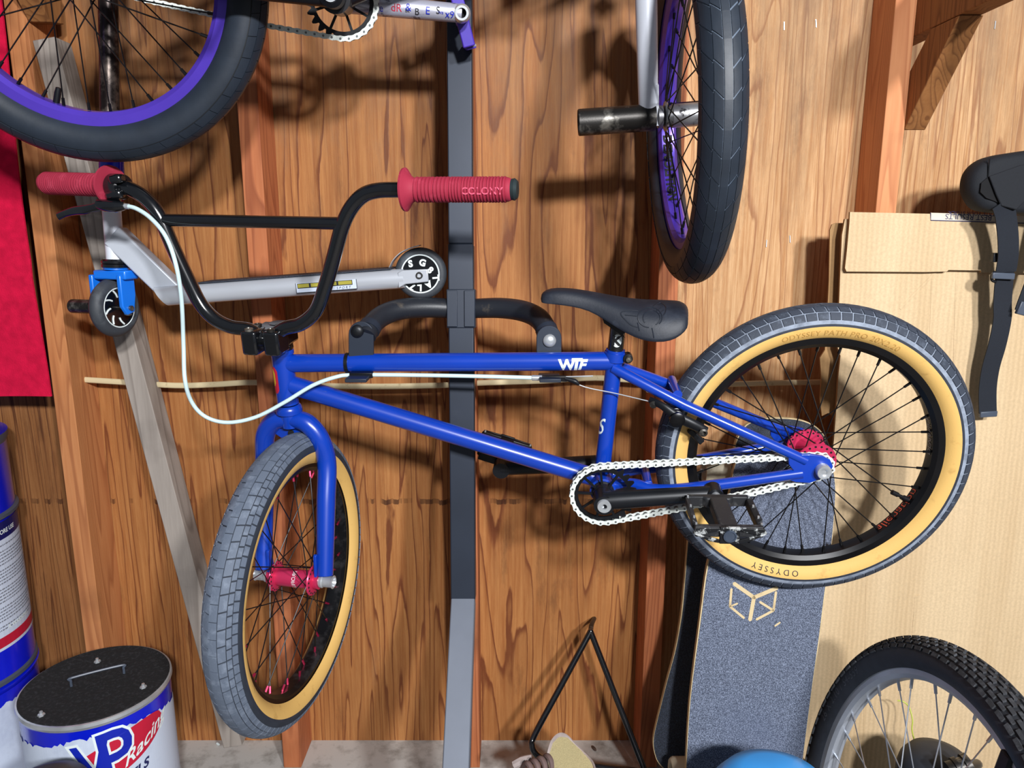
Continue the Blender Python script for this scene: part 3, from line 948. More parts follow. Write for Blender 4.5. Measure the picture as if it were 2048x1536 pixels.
def pedal(C, ax, ln, parent, m, wear, name='pedal', L=0.100, W=0.100, H=0.017, cap_m=None):
    """platform pedal: C inner end of the spindle, ax along the spindle (outwards), ln across"""
    ax, ln = ax.normalized(), ln.normalized()
    up = ax.cross(ln).normalized()
    if up.z < 0:
        up = -up
    t = empty(name, C, parent)
    q = lambda a, l, h=0: C + ax * a + ln * l + up * h
    MB().tube([q(-0.012, 0), q(0.012, 0)], 0.0075, 16).build('spindle', STEEL, t)
    b = MB()
    b.obox(q(L * 0.5 + 0.008, 0), ax * (L * 0.5), ln * 0.0135, up * H * 0.5)
    b.prism([q(0.008, -0.030, -H / 2), q(0.008, 0.030, -H / 2), q(0.020, 0.018, -H / 2), q(0.020, -0.018, -H / 2)], up * H)
    b.build('pedal_body', m, t, bevel=0.0025)
    for s in (1, -1):
        mb = MB()
        w1, w2 = W * 0.5, W * 0.40
        mb.prism([q(0.016, s * (w1 - 0.008), -H / 2), q(0.016, s * w1, -H * 0.2), q(L - 0.012, s * w1, -H * 0.2), q(L - 0.012, s * (w1 - 0.008), -H / 2)], up * H * 0.8)
        mb.build('side_rail', m, t, bevel=0.0015)
    for a0, wx in ((0.010, W * 0.46), (L + 0.001, W * 0.48)):
        MB().obox(q(a0, 0), ax * 0.0048, ln * wx, up * H * 0.5).build('end_rail', m, t, bevel=0.002)
    # worn outer face: sloping cage below the end rail, cut by two windows
    o = MB()
    a0 = L + 0.0062
    for s in (1, -1):
        o.prism([q(a0, s * 0.014, H * 0.5), q(a0, s * W * 0.48, H * 0.45), q(a0, s * W * 0.52, 0), q(a0, s * W * 0.42, -H * 0.2), q(a0, s * 0.014, H * 0.22)], ax * 0.003)
        o.prism([q(a0, s * 0.014, -H * 0.95), q(a0, s * W * 0.30, -H * 0.75), q(a0, s * W * 0.52, -H * 0.05), q(a0, s * W * 0.44, -H * 0.12), q(a0, s * 0.014, -H * 0.62)], ax * 0.003)
    o.obox(q(a0 + 0.0015, 0, -H * 0.2), ax * 0.0022, ln * 0.014, up * H * 0.78)
    o.build('worn_end_plate', wear, t, bevel=0.0008)
    MB().lathe([(0.0095, 0), (0.0095, 0.003), (0.0075, 0.0035), (0.0068, 0.0022), (0, 0.0022)], q(L + 0.0095, 0, -H * 0.2), ax, 24).build('spindle_cap', cap_m or BLACKA, t, smooth=25)
    for a in (0.016, 0.045, 0.078, L - 0.002):
        for s in (1, -1):
            for h in (1,):
                c = q(a, s * (W * 0.5 - 0.004), H * 0.3)
                MB().cyl(c, c + up * 0.006, 0.0016, seg=6).build('traction_pin', STEEL, t)
    return t
def grip(a, b, parent, r=0.0165, fl=0.030, name='grip', cap_m=None):
    """ridged rubber grip from the flange end a to the open end b"""
    d = (b - a).normalized()
    L = (b - a).length
    pr = [(0.0112, 0.0), (fl, -0.002), (fl + 0.0006, 0.001), (fl - 0.003, 0.0035), (r + 0.003, 0.008), (r, 0.013)]
    z = 0.016
    i = 0
    while z < L - 0.010:
        w = 0.0042 if i < 9 else 0.0030
        pr += [(r - 0.0008, z), (r + 0.0010, z + w * 0.12), (r + 0.0012, z + w * 0.5), (r + 0.0010, z + w * 0.88), (r - 0.0008, z + w)]
        z += w + (0.0012 if i % 4 else 0.0022)
        i += 1
    pr += [(r, L - 0.006), (r - 0.002, L - 0.001), (r - 0.004, L), (0.0, L)]
    g = MB().lathe(pr, a, d, 30).build(name, GRIP, parent, smooth=50)
    if cap_m:
        MB().lathe([(r - 0.0025, L - 0.001), (r - 0.0015, L + 0.004), (r - 0.005, L + 0.008), (0, L + 0.0085)], a, d, 26).build('bar_end_plug', cap_m, g)
    return g
ROWS_BMX = [(-70, -46, 86, 0.0, 0.0, 0.14), (-42, -23, 86, 0.25, 0.12, 0.14), (-20, -2, 43, 0.0, 0.25, 0.07), (2, 20, 43, 0.4, -0.25, 0.07), (23, 42, 86, 0.25, -0.12, 0.14), (46, 70, 86, 0.0, 0.0, 0.14)]

# ---------------------------------------------------------------- the blue BMX bike
def blue_bike():
    n = nrm(-4.2, -7.8)
    B = Frame(V((0.489, 1.165, 0.846)) - n * 0.017, n)
    T = empty('bmx_bike', B.px(1000, 1100), label='royal blue BMX bike with tan-walled tyres and red grips on the stand', cat='bicycle', group='BMX bikes hung on the wall')
    # -------- frame
    F = empty('frame', B.px(1204, 963), T)
    HT, HB = B.px(563, 699), B.px(576.5, 806)
    sd = (HT - HB).normalized()
    mb = MB()
    mb.tube([HB, HT], 0.0178, 26)
    MBh = mb
    MBh.lathe([(0.0178, 0.0), (0.0195, 0.001), (0.0195, 0.008), (0.0178, 0.011)], HT - sd * 0.008, sd, 30)
    MBh.build('head_tube', BLUE, F)
    MB().tube([B.px(572, 726.5), B.px(1226, 722)], 0.0152, 24).build('top_tube', BLUE, F)
    MB().tube([B.px(583, 770), B.px(1196, 957)], 0.0160, 24).build('down_tube', BLUE, F)
    STt, STb = B.px(1231, 699), B.px(1203, 955)
    mb = MB().tube([STb, STt], 0.0132, 24)
    ds = (STt - STb).normalized()
    mb.lathe([(0.0132, -0.022), (0.0150, -0.018), (0.0150, 0.0), (0.0125, 0.0)], STt, ds, 26)
    mb.build('seat_tube', BLUE, F)
    bb = B.px(1204, 963)
    MB().lathe([(0.0, -0.036), (0.0165, -0.036), (0.0215, -0.034), (0.0215, 0.034), (0.0165, 0.036), (0.0, 0.036)], bb, n, 30).build('bottom_bracket_shell', BLUE, F)
    MB().lathe([(0.0, 0.036), (0.0185, 0.036), (0.0185, 0.039), (0.013, 0.041), (0.0, 0.041)], bb, n, 30).build('bearing_cap', BLACKM, F)
    bu, bv = B.uv(bb)
    su, sv = B.uv(B.px(1239, 742, 0.012))
    eu, ev = B.uv(B.px(1612, 921, 0.056))
    cu, cv = B.uv(B.px(1268, 967, 0.024))
    fu, fv = B.uv(B.px(1604, 946, 0.056))
    for s in (1, -1):
        MB().tube([B.pt(su - 0.01, sv + 0.004, 0.008 * s), B.pt(su, sv, 0.012 * s), B.pt(su + 0.10, sv - 0.045, 0.041 * s), B.pt(eu, ev, 0.056 * s)], [0.0088, 0.0088, 0.0088, 0.0080], 16).build('seat_stay', BLUE, F)
        MB().tube(crom([B.pt(bu + 0.012, bv + 0.004, 0.016 * s), B.pt(cu, cv, 0.027 * s), B.pt(cu + 0.06, cv + 0.001, 0.045 * s), B.pt(fu, fv, 0.056 * s)], 6), [0.0102, 0.0098, 0.0095, 0.0085], 16).build('chain_stay', BLUE, F)
        z = 0.054 * s
        o = [(-0.052, 0.022), (-0.050, 0.006), (-0.042, -0.004), (-0.045, -0.022), (-0.036, -0.025), (-0.014, -0.026), (0.006, -0.016), (0.015, -0.006), (0.018, 0.004), (0.012, 0.015), (0.0, 0.021), (-0.020, 0.024)]
        MB().prism([B.pt(u - 0.002, v + 0.002, z) for u, v in o], n * (0.0055 * s)).build('dropout', BLUE, F, bevel=0.001)
    MB().tube([B.pt(su + 0.09, sv - 0.030, -0.036), B.pt(su + 0.09, sv - 0.030, 0.036)], 0.0075, 14).build('stay_bridge', BLUE, F)
    MB().tube([B.pt(cu + 0.022, cv + 0.004, -0.034), B.pt(cu + 0.022, cv + 0.004, 0.034)], 0.0075, 14).build('stay_bridge', BLUE, F)
    # printed marks
    def on_tube(A, D, r, px, py, k=1.0):
        """writes on the near side of a tube: x along it, y round it"""
        ax = (D - A).normalized()
        c0 = B.px(px, py, r)
        al = (c0 - A).dot(ax)
        up = ax.cross(n).normalized()
        up = up if up.z > 0 else -up
        h0 = (c0 - A).dot(up)
        def fn(x, y, w):
            a = math.asin(max(-0.95, min(0.95, (h0 + y) / r)))
            return A + ax * (al + x * k) + up * math.sin(a) * (r + 0.0004) + n * math.cos(a) * (r + 0.0004)
        return fn
    A, D = B.px(572, 726.5), B.px(1226, 722)
    f = on_tube(A, D, 0.0152, 1118, 739)
    print_text('lettering', 'W', 0.024, lambda x, y, w: f(x, y - 0.001, w), PRINTW, F, 0.0, 0.0011)
    print_text('lettering', 'T', 0.026, lambda x, y, w: f(x + 0.0185, y - 0.0012, w), PRINTW, F, 0.15, 0.0012)
    print_text('lettering', 'F', 0.023, lambda x, y, w: f(x + 0.0300, y - 0.0005, w), PRINTW, F, 0.3, 0.0011)
    up = (STt - STb).normalized()
    rt = up.cross(n).normalized()
    rt = rt if rt.x > 0 else -rt
    def seat_mark(x, y, w):
        c0 = B.px(1196, 872, 0.0132)
        h0 = (c0 - STb).dot(rt) + x
        a = math.asin(max(-0.95, min(0.95, h0 / 0.0132)))
        return STb + up * ((c0 - STb).dot(up) + y) + rt * math.sin(a) * 0.0136 + n * math.cos(a) * 0.0136
    print_text('lettering', 'S', 0.038, lambda x, y, w: seat_mark(x * 0.5 - 0.001, y + x * 0.25, w), PRINTW, F, 0.25, 0.0004)
    # head badge wraps the front of the head tube
    bx = -(sd.cross(n)).normalized()
    bx = bx if bx.x < 0 else -bx
    for mt, a0, a1, z0, z1, rr in ((PRINTR, 0.30, 1.9, 0.022, 0.068, 0.01805), (PRINTY, 0.62, 1.9, 0.034, 0.064, 0.0182)):
        g = MB()
        rows = []
        for i in range(7):
            a = a0 + (a1 - a0) * i / 6
            sh = 0.007 * (i == 0)
            rows.append([HB + sd * (z0 + sh) + (bx * math.sin(a) + n * math.cos(a)) * rr, HB + sd * (z1 - sh) + (bx * math.sin(a) + n * math.cos(a)) * rr])
        for i in range(6):
            g.add([rows[i][0], rows[i][1], rows[i + 1][1], rows[i + 1][0]], [(0, 1, 2, 3)])
        g.build('head_badge', mt, F, recalc=False)
    # -------- rear wheel
    W = empty('rear_wheel', B.C, T)
    tyre(B, W, 0.2525, 0.0270, ROWS_BMX, TREAD, TREADG, TAN, 92, TYREB, lift=0.0017)
    rim(B, W, BLACKA)
    spokes(B, W, SPK, SPK, 0.1865, 0.026, 0.029, rot=0.05)
    hub(B, W, REDAN, STEEL, 0.015, 0.0305, 0.029, 0.050, 0.069, 0.0065)
    for s in (1, -1):
        c = B.pt(0, 0, 0.0595 * s)
        q = n * s
        MB().lathe([(0.004, 0.010), (0.0075, 0.012), (0.0105, 0.012), (0.0115, 0.010), (0.0115, 0.0), (0.0, 0.0)], c, q, 26).build('axle_bolt', STEEL, W, smooth=30)
    rcx = 0.2525 - 0.027 - 0.0017
    def on_wall(th0, ph0, dr=0.0005):
        def fn(x, y, w):
            ph = math.radians(ph0) - y / 0.027
            r0 = rcx + 0.027 * math.cos(ph)
            th = th0 - (x - w / 2) / 0.222
            return B.pt((rcx + (0.027 + dr) * math.cos(ph)) * math.cos(th), (rcx + (0.027 + dr) * math.cos(ph)) * math.sin(th), (0.027 + dr) * math.sin(ph))
        return fn
    print_text('lettering', 'ODYSSEY', 0.0145, on_wall(math.radians(-101.5), 124), PRINTK, W, 0, 0, 1.55)
    TAND = simple('embossed_tan', (198, 154, 80), 0.7, 0, 0.1, 40)
    print_text('lettering', 'ODYSSEY PATH PRO 20X2.20', 0.0135, on_wall(math.radians(86), 124), TAND, W, 0, 0, 1.1)
    def on_rim(th0, k0, r=0.1846, sgn=1):
        return lambda x, y, w: B.pt(r * math.cos(th0 + sgn * x / r), r * math.sin(th0 + sgn * x / r), k0 + y * sgn)
    print_text('lettering', 'alienation', 0.024, on_rim(math.radians(-48), -0.006), PRINTO, W, 0.3, -0.0002, 1.0)
    print_text('lettering', 'DEVIANCE', 0.015, on_rim(math.radians(1), -0.004), simple('silver_print', (176, 182, 192), 0.5), W, 0.1, 0.0, 0.95)
    v0 = B.pt(0.186 * math.cos(math.radians(-25.5)), 0.186 * math.sin(math.radians(-25.5)), 0)
    vd = (B.C - v0).normalized()
    MB().lathe([(0.0045, -0.003), (0.0045, 0.010), (0.0028, 0.012), (0.0028, 0.020), (0.0042, 0.021), (0.0042, 0.032), (0.0, 0.033)], v0, vd, 12).build('valve', BLACKM, W)
    # -------- drivetrain
    K = 0.046
    cu0, cv0 = bu, bv
    sprocket(B, T, (cu0, cv0), K, 0.0507, 25, BLACKM, 9, 0.1)
    CH = empty('chain', B.pt(cu0, cv0, K), T)
    chain(B, CH, (cu0, cv0), 0.0512, (0.0, 0.0), 0.0187, K, 0.002)
    MB().lathe([(0.008, -0.004), (0.0165, -0.004), (0.0165, 0.004), (0.008, 0.004)], B.pt(0, 0, K), n, 27).build('driver', STEELD, T)
    ka = 0.070
    pc = B.px(1212, 1001, ka + 0.004)
    pe = B.px(1428, 987, ka + 0.004)
    ex = (pe - pc).normalized()
    CR = empty('crank_arm', pc, T)
    MB().tube([pc - ex * 0.004, pc + ex * 0.02, pe], [0.0145, 0.0150, 0.0125], 20).build('arm_tube', BLACKM, CR)
    pbb = bb + n * 0.041
    c0 = bb + n * (ka)
    MB().lathe([(0.0, -0.030), (0.0145, -0.030), (0.0165, -0.016), (0.0165, 0.015), (0.0, 0.015)], c0, n, 28).build('spindle_boss', BLACKM, CR)
    MB().lathe([(0.0, 0.016), (0.004, 0.015), (0.0045, 0.019), (0.0105, 0.0195), (0.0118, 0.017), (0.0118, 0.010), (0, 0.010)], c0, n, 28).build('spindle_bolt', STEEL, CR, smooth=30)
    MB().lathe([(0.0, -0.014), (0.0138, -0.014), (0.0138, 0.013), (0.0, 0.013)], pe, n, 24).build('pedal_boss', BLACKM, CR)
    WORN = dusty('worn_pedal_edge', (26, 27, 30), (186, 190, 190), 0.45, (0.52, 0.60), 90, 0.3)
    pedal(pe + n * 0.016 + B.e2 * 0.002, n, (B.e1 + B.e2 * 0.02), T, dusty('pedal_dark_grey', (44, 45, 48), (84, 84, 84), 0.5, (0.55, 0.7), 60, 0.3), WORN, cap_m=simple('clear_cap', (70, 80, 96), 0.2, 0.3))
    # far crank and pedal
    kb = -0.072
    fe = B.px(1003, 936, kb)
    CF = empty('crank_arm', bb, T)
    MB().tube([bb + n * kb, fe], [0.0150, 0.0135], 20).build('arm_tube', BLACKM, CF)
    MB().lathe([(0.0, -0.014), (0.0150, -0.014), (0.0150, 0.013), (0.0, 0.013)], fe, n, 24).build('pedal_boss', BLACKM, CF)
    MB().tube([bb + n * -0.085, bb + n * 0.03], 0.011, 16).build('spindle', STEELD, CF)
    pedal(fe - n * 0.016, -n, (B.e1 * 0.94 - B.e2 * 0.30), T, BLACKM, BLACKM)
    # -------- fork and front wheel
    nf = nrm(79.8, -1.2)
    WC = V((-0.358, 1.195, 0.620)) - nf * 0.017
    upw = (sd - nf * sd.dot(nf)).normalized()
    FW = Frame(WC, nf, upw.cross(nf))
    if FW.e2.z < 0:
        FW = Frame(WC, nf, nf.cross(upw))
    FK = empty('fork', WC, T)
    KR = HB - sd * 0.022
    MB().lathe([(0.0170, 0.030), (0.0205, 0.027), (0.0220, 0.022), (0.0220, 0.016), (0.0165, 0.013), (0.0168, 0.008), (0.0150, 0.0), (0.0150, -0.010), (0.0, -0.010)], KR - sd * 0.010, sd, 30).build('crown_race', BLUE, FK)
    for s, name in ((1, 'fork_leg'), (-1, 'fork_leg')):
        dn = WC + nf * (0.0565 * s)
        low = dn + upw * 0.012
        side = nf * s
        pts = [KR + side * 0.006 - sd * 0.006, KR + side * 0.030 - sd * 0.013, KR + side * 0.050 - sd * 0.040]
        k3 = KR + side * 0.0575 - sd * 0.085
        pts += [k3, k3.lerp(low, 0.35), k3.lerp(low, 0.7), low]
        MB().tube(crom(pts, 7), [0.0150, 0.0165, 0.0165, 0.0165, 0.0160, 0.0150, 0.0138], 20).build(name, BLUE, FK)
        tab = [dn + upw * 0.052, dn + upw * 0.050 - FW.e1 * 0.004, dn - upw * 0.010 - FW.e1 * 0.011, dn - upw * 0.013 + FW.e1 * 0.010, dn + upw * 0.045 + FW.e1 * 0.008]
        tabm = MB().prism([p - side * 0.011 for p in tab], side * -0.005).build('dropout', BLUE, FK, bevel=0.0008)
        MB().lathe([(0.0, 0.000), (0.0115, 0.000), (0.0118, 0.004), (0.0100, 0.006), (0.0100, 0.020), (0.0115, 0.023), (0.0085, 0.0245), (0.006, 0.018), (0, 0.018)], dn - side * 0.0085, side, 24).build('axle_nut', STEEL, FK, smooth=30)
    MB().prism([KR + nf * x - sd * z for x, z in ((-0.028, 0.012), (0.028, 0.012), (0.036, 0.034), (0.022, 0.044), (-0.022, 0.044), (-0.036, 0.034))], FW.e1 * 0.004).build('brake_mount_plate', BLUE, FK, bevel=0.001)
    fdir = V(FW.e1) if FW.e1.y < 0 else -V(FW.e1)
    MB().lathe([(0.0, 0.0142), (0.0046, 0.0142), (0.0046, 0.010)], KR - sd * 0.031 + fdir * -0.0085, fdir, 14).build('mount_hole', DARKHOLE, FK)
    W2 = empty('front_wheel', WC, T)
    tyre(FW, W2, 0.2525, 0.0290, [(-68, -52, 96, 0.0, 0.0, 0.16), (-50, -37, 96, 0.3, 0.1, 0.16), (-35, -14, 64, 0.0, 0.12, 0.09), (-12, 12, 64, 0.5, 0.0, 0.04), (14, 35, 64, 0.0, -0.12, 0.09), (37, 50, 96, 0.3, -0.1, 0.16), (52, 68, 96, 0.0, 0.0, 0.16)], dusty('front_tread_rubber', (94, 104, 120), (124, 134, 150), 0.7, (0.5, 0.75), 60, 0, 0.2), simple('front_tread_groove', (40, 46, 57), 0.8), TAN, 92, TYREB, lift=0.0016)
    rim(FW, W2, BLACKA, inner_m=dusty('scuffed_black_rim', (20, 21, 24), (70, 70, 72), 0.35, (0.5, 0.75), 26, 0.4))
    spokes(FW, W2, SPK, REDNIP, 0.1865, 0.022, 0.034, rot=0.02, r=0.00095)
    hub(FW, W2, REDAN, STEEL, 0.0155, 0.0255, 0.034, 0.046, 0.055, 0.0095)
    fx_ = nf
    fu_ = upw
    fo = nf.cross(fu_)
    fo = fo if fo.y < 0 else -fo
    def on_hub(x, y, w):
        a = (x - w / 2) / 0.0158
        return WC + nf * (0.004 - y + 0.004) + fu_ * math.sin(-a + 0.35) * 0.0158 + fo * math.cos(-a + 0.35) * 0.0158
    print_text('lettering', 'PROFILE', 0.0095, on_hub, PRINTW, W2)
    # -------- stem, headset, bars
    fwd = nf.cross(sd)
    fwd = (fwd if fwd.y < 0 else -fwd).normalized()
    a_ = nf - sd * nf.dot(sd)
    a_.normalize()
    ST = empty('stem', HT, T)
    hs = HT
    MB().lathe([(0.0, 0.0), (0.0190, 0.0), (0.0200, 0.003), (0.0195, 0.012), (0.0170, 0.015), (0.0, 0.015)], hs, sd, 30).build('headset_cap', BLACKP, ST)
    def on_cap(x, y, w):
        a = (x - w / 2) / 0.02 + 0.35
        s0 = sd.cross(n).normalized()
        s0 = s0 if s0.x > 0 else -s0
        return hs + sd * (0.004 + y) + (s0 * math.sin(a) + n * math.cos(a)) * 0.0203
    print_text('lettering', 'ODYSSEY', 0.0070, on_cap, PRINTW, ST)
    CL = hs + sd * 0.030 + fwd * 0.044
    MB().lathe([(0.0, 0.015), (0.0175, 0.015), (0.0175, 0.042), (0.0150, 0.046), (0.0, 0.046)], hs, sd, 24).build('steerer_clamp', BLACKP, ST)
    MB().beam(hs + sd * 0.030 - fwd * 0.010, CL, a_, 0.058, 0.030).build('stem_body', BLACKP, ST, bevel=0.004)
    for s in (-1, 1):
        MB().beam(CL + a_ * (0.0185 * s) + fwd * 0.004 - sd * 0.021, CL + a_ * (0.0185 * s) + fwd * 0.004 + sd * 0.018, a_, 0.026, 0.038).build('face_clamp', BLACKP, ST, bevel=0.004)
        MB().lathe([(0.0, 0.0), (0.0066, 0.0), (0.0066, 0.004), (0.0035, 0.005), (0.003, 0.003), (0, 0.003)], CL + a_ * (0.0185 * s) + sd * 0.0175 + fwd * 0.016, sd, 14).build('clamp_bolt', STEELD, ST)
        MB().lathe([(0.0, 0.0), (0.0066, 0.0), (0.0066, 0.004), (0.0035, 0.005), (0.003, 0.003), (0, 0.003)], CL + a_ * (0.0185 * s) + sd * 0.0175 - fwd * 0.012, sd, 14).build('clamp_bolt', STEELD, ST)
    wn = a_.cross(sd)
    wn = wn if wn.y < 0 else -wn
    HBp = Frame(CL, wn, a_)
    bp = lambda x, y, k=0.0: HBp.px(x, y, k)
    Lp = [bp(108, 366, -0.030), bp(180, 369, -0.016), bp(232, 372, -0.006), bp(262, 379), bp(292, 398), bp(318, 431), bp(345, 492), bp(374, 555), bp(400, 606), bp(428, 637), bp(462, 654), bp(500, 660), CL, bp(568, 657), bp(602, 648), bp(632, 622), bp(650, 574), bp(668, 512), bp(684, 454), bp(702, 416), bp(726, 391), bp(756, 381), bp(800, 379.5), bp(900, 379), bp(1000, 379)]
    HBE = empty('handlebar', CL, T)
    MB().tube(crom(Lp, 5), 0.01115, 18).build('bar_tube', BLACKP, HBE)
    MB().tube([bp(328, 440), bp(690, 447)], 0.0094, 16).build('crossbar', BLACKP, HBE)
    g1 = grip(bp(811, 379.5), bp(1024, 379), T, 0.0168, 0.030, cap_m=simple('bar_plug_green', (34, 46, 48), 0.5))
    gx = (bp(1024, 379) - bp(811, 379.5)).normalized()
    def on_grip(x, y, w):
        return bp(928, 379) + gx * x + sd * (y - 0.005) + wn * 0.0176
    print_text('lettering', 'COLONY', 0.0135, on_grip, simple('pale_grip_mark', (220, 90, 118), 0.7), g1, 0, 0.0003, 1.05)
    grip(bp(222, 371, -0.008), bp(88, 366, -0.036), T, 0.0168, 0.030)
    # brake lever and cable
    LV = empty('brake_lever', bp(240, 400), T)
    c = bp(229, 372, -0.007)
    ga = (bp(262, 379) - bp(180, 369, -0.016)).normalized()
    MB().lathe([(0.0125, -0.011), (0.0190, -0.011), (0.0190, 0.011), (0.0125, 0.011)], c + ga * 0.008, ga, 24).build('lever_clamp', BLACKP, LV, bevel=0.001)
    MB().beam(bp(222, 360, 0.010), bp(246, 356, 0.010), wn, 0.016, 0.013).build('clamp_block', BLACKP, LV, bevel=0.004)
    MB().beam(bp(216, 392, 0.006), bp(246, 386, 0.006), wn, 0.016, 0.013).build('clamp_block', BLACKP, LV, bevel=0.004)
    MB().tube(crom([bp(196, 408, 0.014), bp(212, 411, 0.014), bp(232, 413, 0.012), bp(250, 412, 0.010)], 5), [0.0075, 0.0095, 0.0092, 0.0055], 14).build('lever_body', BLACKP, LV)
    MB().tube(crom([bp(231, 392, 0.002), bp(229, 402, 0.008)], 4), 0.009, 12).build('lever_neck', BLACKP, LV)
    MB().tube(crom([bp(205, 411, 0.015), bp(186, 416, 0.016), bp(168, 420, 0.014), bp(148, 422, 0.010), bp(130, 427, 0.006), bp(117, 433, 0.003)], 6), [0.0080, 0.0062, 0.0072, 0.0066, 0.0056, 0.0058], 14, flat=(sd, 0.55)).build('lever_blade', BLACKP, LV)
    MB().cyl(bp(246, 412, 0.010), bp(258, 413, 0.010), 0.0042, seg=12).build('barrel_adjuster', STEEL, LV)
    CBL = empty('brake_cable', bp(367, 700), T)
    cp = [bp(250, 412, 0.010), bp(272, 417, 0.012), bp(302, 437, 0.016), bp(332, 474, 0.022), bp(352, 530, 0.026), bp(363, 600, 0.026), bp(367, 690, 0.020), B.px(370, 760, 0.075), B.px(384, 805, 0.068), B.px(412, 834, 0.062), B.px(456, 845, 0.056), B.px(512, 834, 0.048), B.px(570, 804, 0.042), B.px(625, 771, 0.034), B.px(672, 754, 0.026), B.px(705, 750, 0.020), B.px(800, 750, 0.016), B.px(930, 752, 0.014), B.px(1066, 755.5, 0.013)]
    MB().tube(crom(cp, 6), 0.0033, 10).build('cable_housing', CABLEW, CBL)
    MB().tube([B.px(1064, 755.5, 0.013), B.px(1084, 756, 0.013)], 0.0046, 12).build('ferrule', STEEL, CBL)
    MB().tube([B.px(1082, 755.5, 0.013), B.px(1132, 754, 0.013)], [0.0034, 0.0026], 10).build('connector_rod', STEELD, CBL)
    MB().beam(B.px(1092, 757, 0.012), B.px(1134, 758.5, 0.012), n, 0.008, 0.006).build('cable_guide', BLACKM, CBL)
    MB().tube(crom([B.px(1130, 757, 0.014), B.px(1150, 763, 0.016), B.px(1158, 770, 0.017)], 5), [0.0030, 0.0042, 0.0020], 10).build('rubber_boot', BLACKM, CBL)
    MB().tube(crom([B.px(1132, 756, 0.014), B.px(1170, 774, 0.018), B.px(1232, 787, 0.022), B.px(1312, 806, 0.034)], 6), 0.0009, 6).build('inner_wire', STEEL, CBL)
    MB().tube([B.px(1120, 754, 0.010), B.px(1186, 752, 0.008)], 0.0012, 6).build('inner_wire', STEEL, CBL)
    zc = B.px(696, 726)
    zx = (B.px(1226, 722) - B.px(572, 726.5)).normalized()
    MB().lathe([(0.0155, -0.0028), (0.0170, -0.0028), (0.0170, 0.0028), (0.0155, 0.0028)], zc, zx, 30, closed=True).build('zip_tie', BLACKM, CBL)
    MB().tube([B.px(696, 748, 0.018), B.px(699, 760, 0.018)], 0.0034, 8).build('zip_tie_head', BLACKM, CBL)
    MB().beam(B.px(700, 750, 0.020), B.px(746, 749.5, 0.018), n, 0.010, 0.009).build('cable_guide', BLACKM, CBL, bevel=0.001)
    # -------- saddle
    SD = empty('saddle', STt, T)
    st = [(1081, 584, 606, 0.008), (1090, 574, 608, 0.017), (1112, 569.5, 610, 0.021), (1145, 571.5, 614, 0.0225), (1178, 577, 622, 0.026), (1208, 583, 640, 0.035), (1238, 589, 660, 0.046), (1268, 594, 677, 0.056), (1298, 596.5, 686, 0.062), (1328, 598, 687, 0.064), (1352, 599, 680, 0.062), (1370, 601, 665, 0.057), (1379, 608, 650, 0.050)]
    rings = []
    for x, t, bo, hw in st:
        pu, pv = B.uv(B.px(x, t + 5, 0.0))
        qu, qv = B.uv(B.px(x, bo, hw * 0.97))
        h = max(0.010, pv - qv)
        ring = []
        for k in range(22):
            a = 2 * math.pi * k / 22
            s, c = math.sin(a), math.cos(a)
            if c >= -0.25:
                k_, v_ = hw * math.copysign(abs(s) ** 0.75, s), pv - h * (1 - max(0, c) ** 1.15) * (0.42 + 0.55 * abs(s) ** 3) - h * 0.04
                if c < 0:
                    v_ = pv - h * 0.99
            else:
                k_, v_ = hw * 0.84 * s, pv - h * 0.99 + 0.004 * (-c - 0.25)
            ring.append(B.pt(pu + (qu - pu) * min(1, abs(k_) / hw), v_, k_))
        rings.append(ring)
    sh = MB().loft(rings).build('saddle_shell', SEATM, SD, smooth=60)
    ss = sh.modifiers.new('smooth', 'SUBSURF')
    ss.levels = ss.render_levels = 1
    post = B.px(1231, 655)
    MB().tube([STt - ds * 0.02, STt + ds * 0.048], 0.0127, 24).build('seat_post', BLACKP, SD)
    MB().prism([B.px(x, y, 0.016) for x, y in ((1208, 646), (1250, 676), (1246, 668), (1262, 660), (1230, 632), (1200, 624))], n * -0.032).build('pivot_mount', BLACKM, SD)
    dk = STt + ds * 0.018
    tr = ds.cross(n)
    tr = tr if tr.x > 0 else -tr
    def on_post(r, x, y):
        a = x / 0.0127
        return dk + ds * y + (tr * math.sin(a) + n * math.cos(a)) * r
    g = MB()
    for i in range(12):
        x0, x1 = -0.0078 + 0.0013 * i, -0.0078 + 0.0013 * (i + 1)
        e0, e1_ = [0.0105 * math.sqrt(max(0.02, 1 - (x / 0.0079) ** 2)) for x in (x0, x1)]
        g.add([on_post(0.0131, x0, -e0), on_post(0.0131, x1, -e1_), on_post(0.0131, x1, e1_), on_post(0.0131, x0, e0)], [(0, 1, 2, 3)])
    g.build('post_sticker', PRINTW, SD, recalc=False, smooth=0)
    print_text('lettering', 'K', 0.021, lambda x, y, w: on_post(0.0134, x - w / 2, y - 0.0072), PRINTK, SD, 0, 0.001)
    cc = STt - ds * 0.010
    MB().lathe([(0.0150, -0.008), (0.0172, -0.008), (0.0172, 0.006), (0.0150, 0.006)], cc, ds, 26).build('seat_collar', BLUE, SD)
    MB().lathe([(0.0, 0.0), (0.0078, 0.0), (0.0078, 0.016), (0.0, 0.016)], cc + tr * 0.020 - n * 0.002, n, 18).build('collar_lug', BLACKM, SD, bevel=0.001)
    MB().lathe([(0.0, 0.0165), (0.0026, 0.0162), (0.0045, 0.0185), (0.0045, 0.014)], cc + tr * 0.021, n, 12).build('collar_bolt', STEELD, SD)
    # raised emblem on the saddle's side: a P in a winged ring
    EMB = simple('embossed_leather', (30, 35, 45), 0.45, 0, 0.1, 30)
    dgr = bpy.context.evaluated_depsgraph_get()
    from mathutils.bvhtree import BVHTree
    bm = bmesh.new()
    me_ = bpy.data.meshes.new_from_object(sh.evaluated_get(dgr))
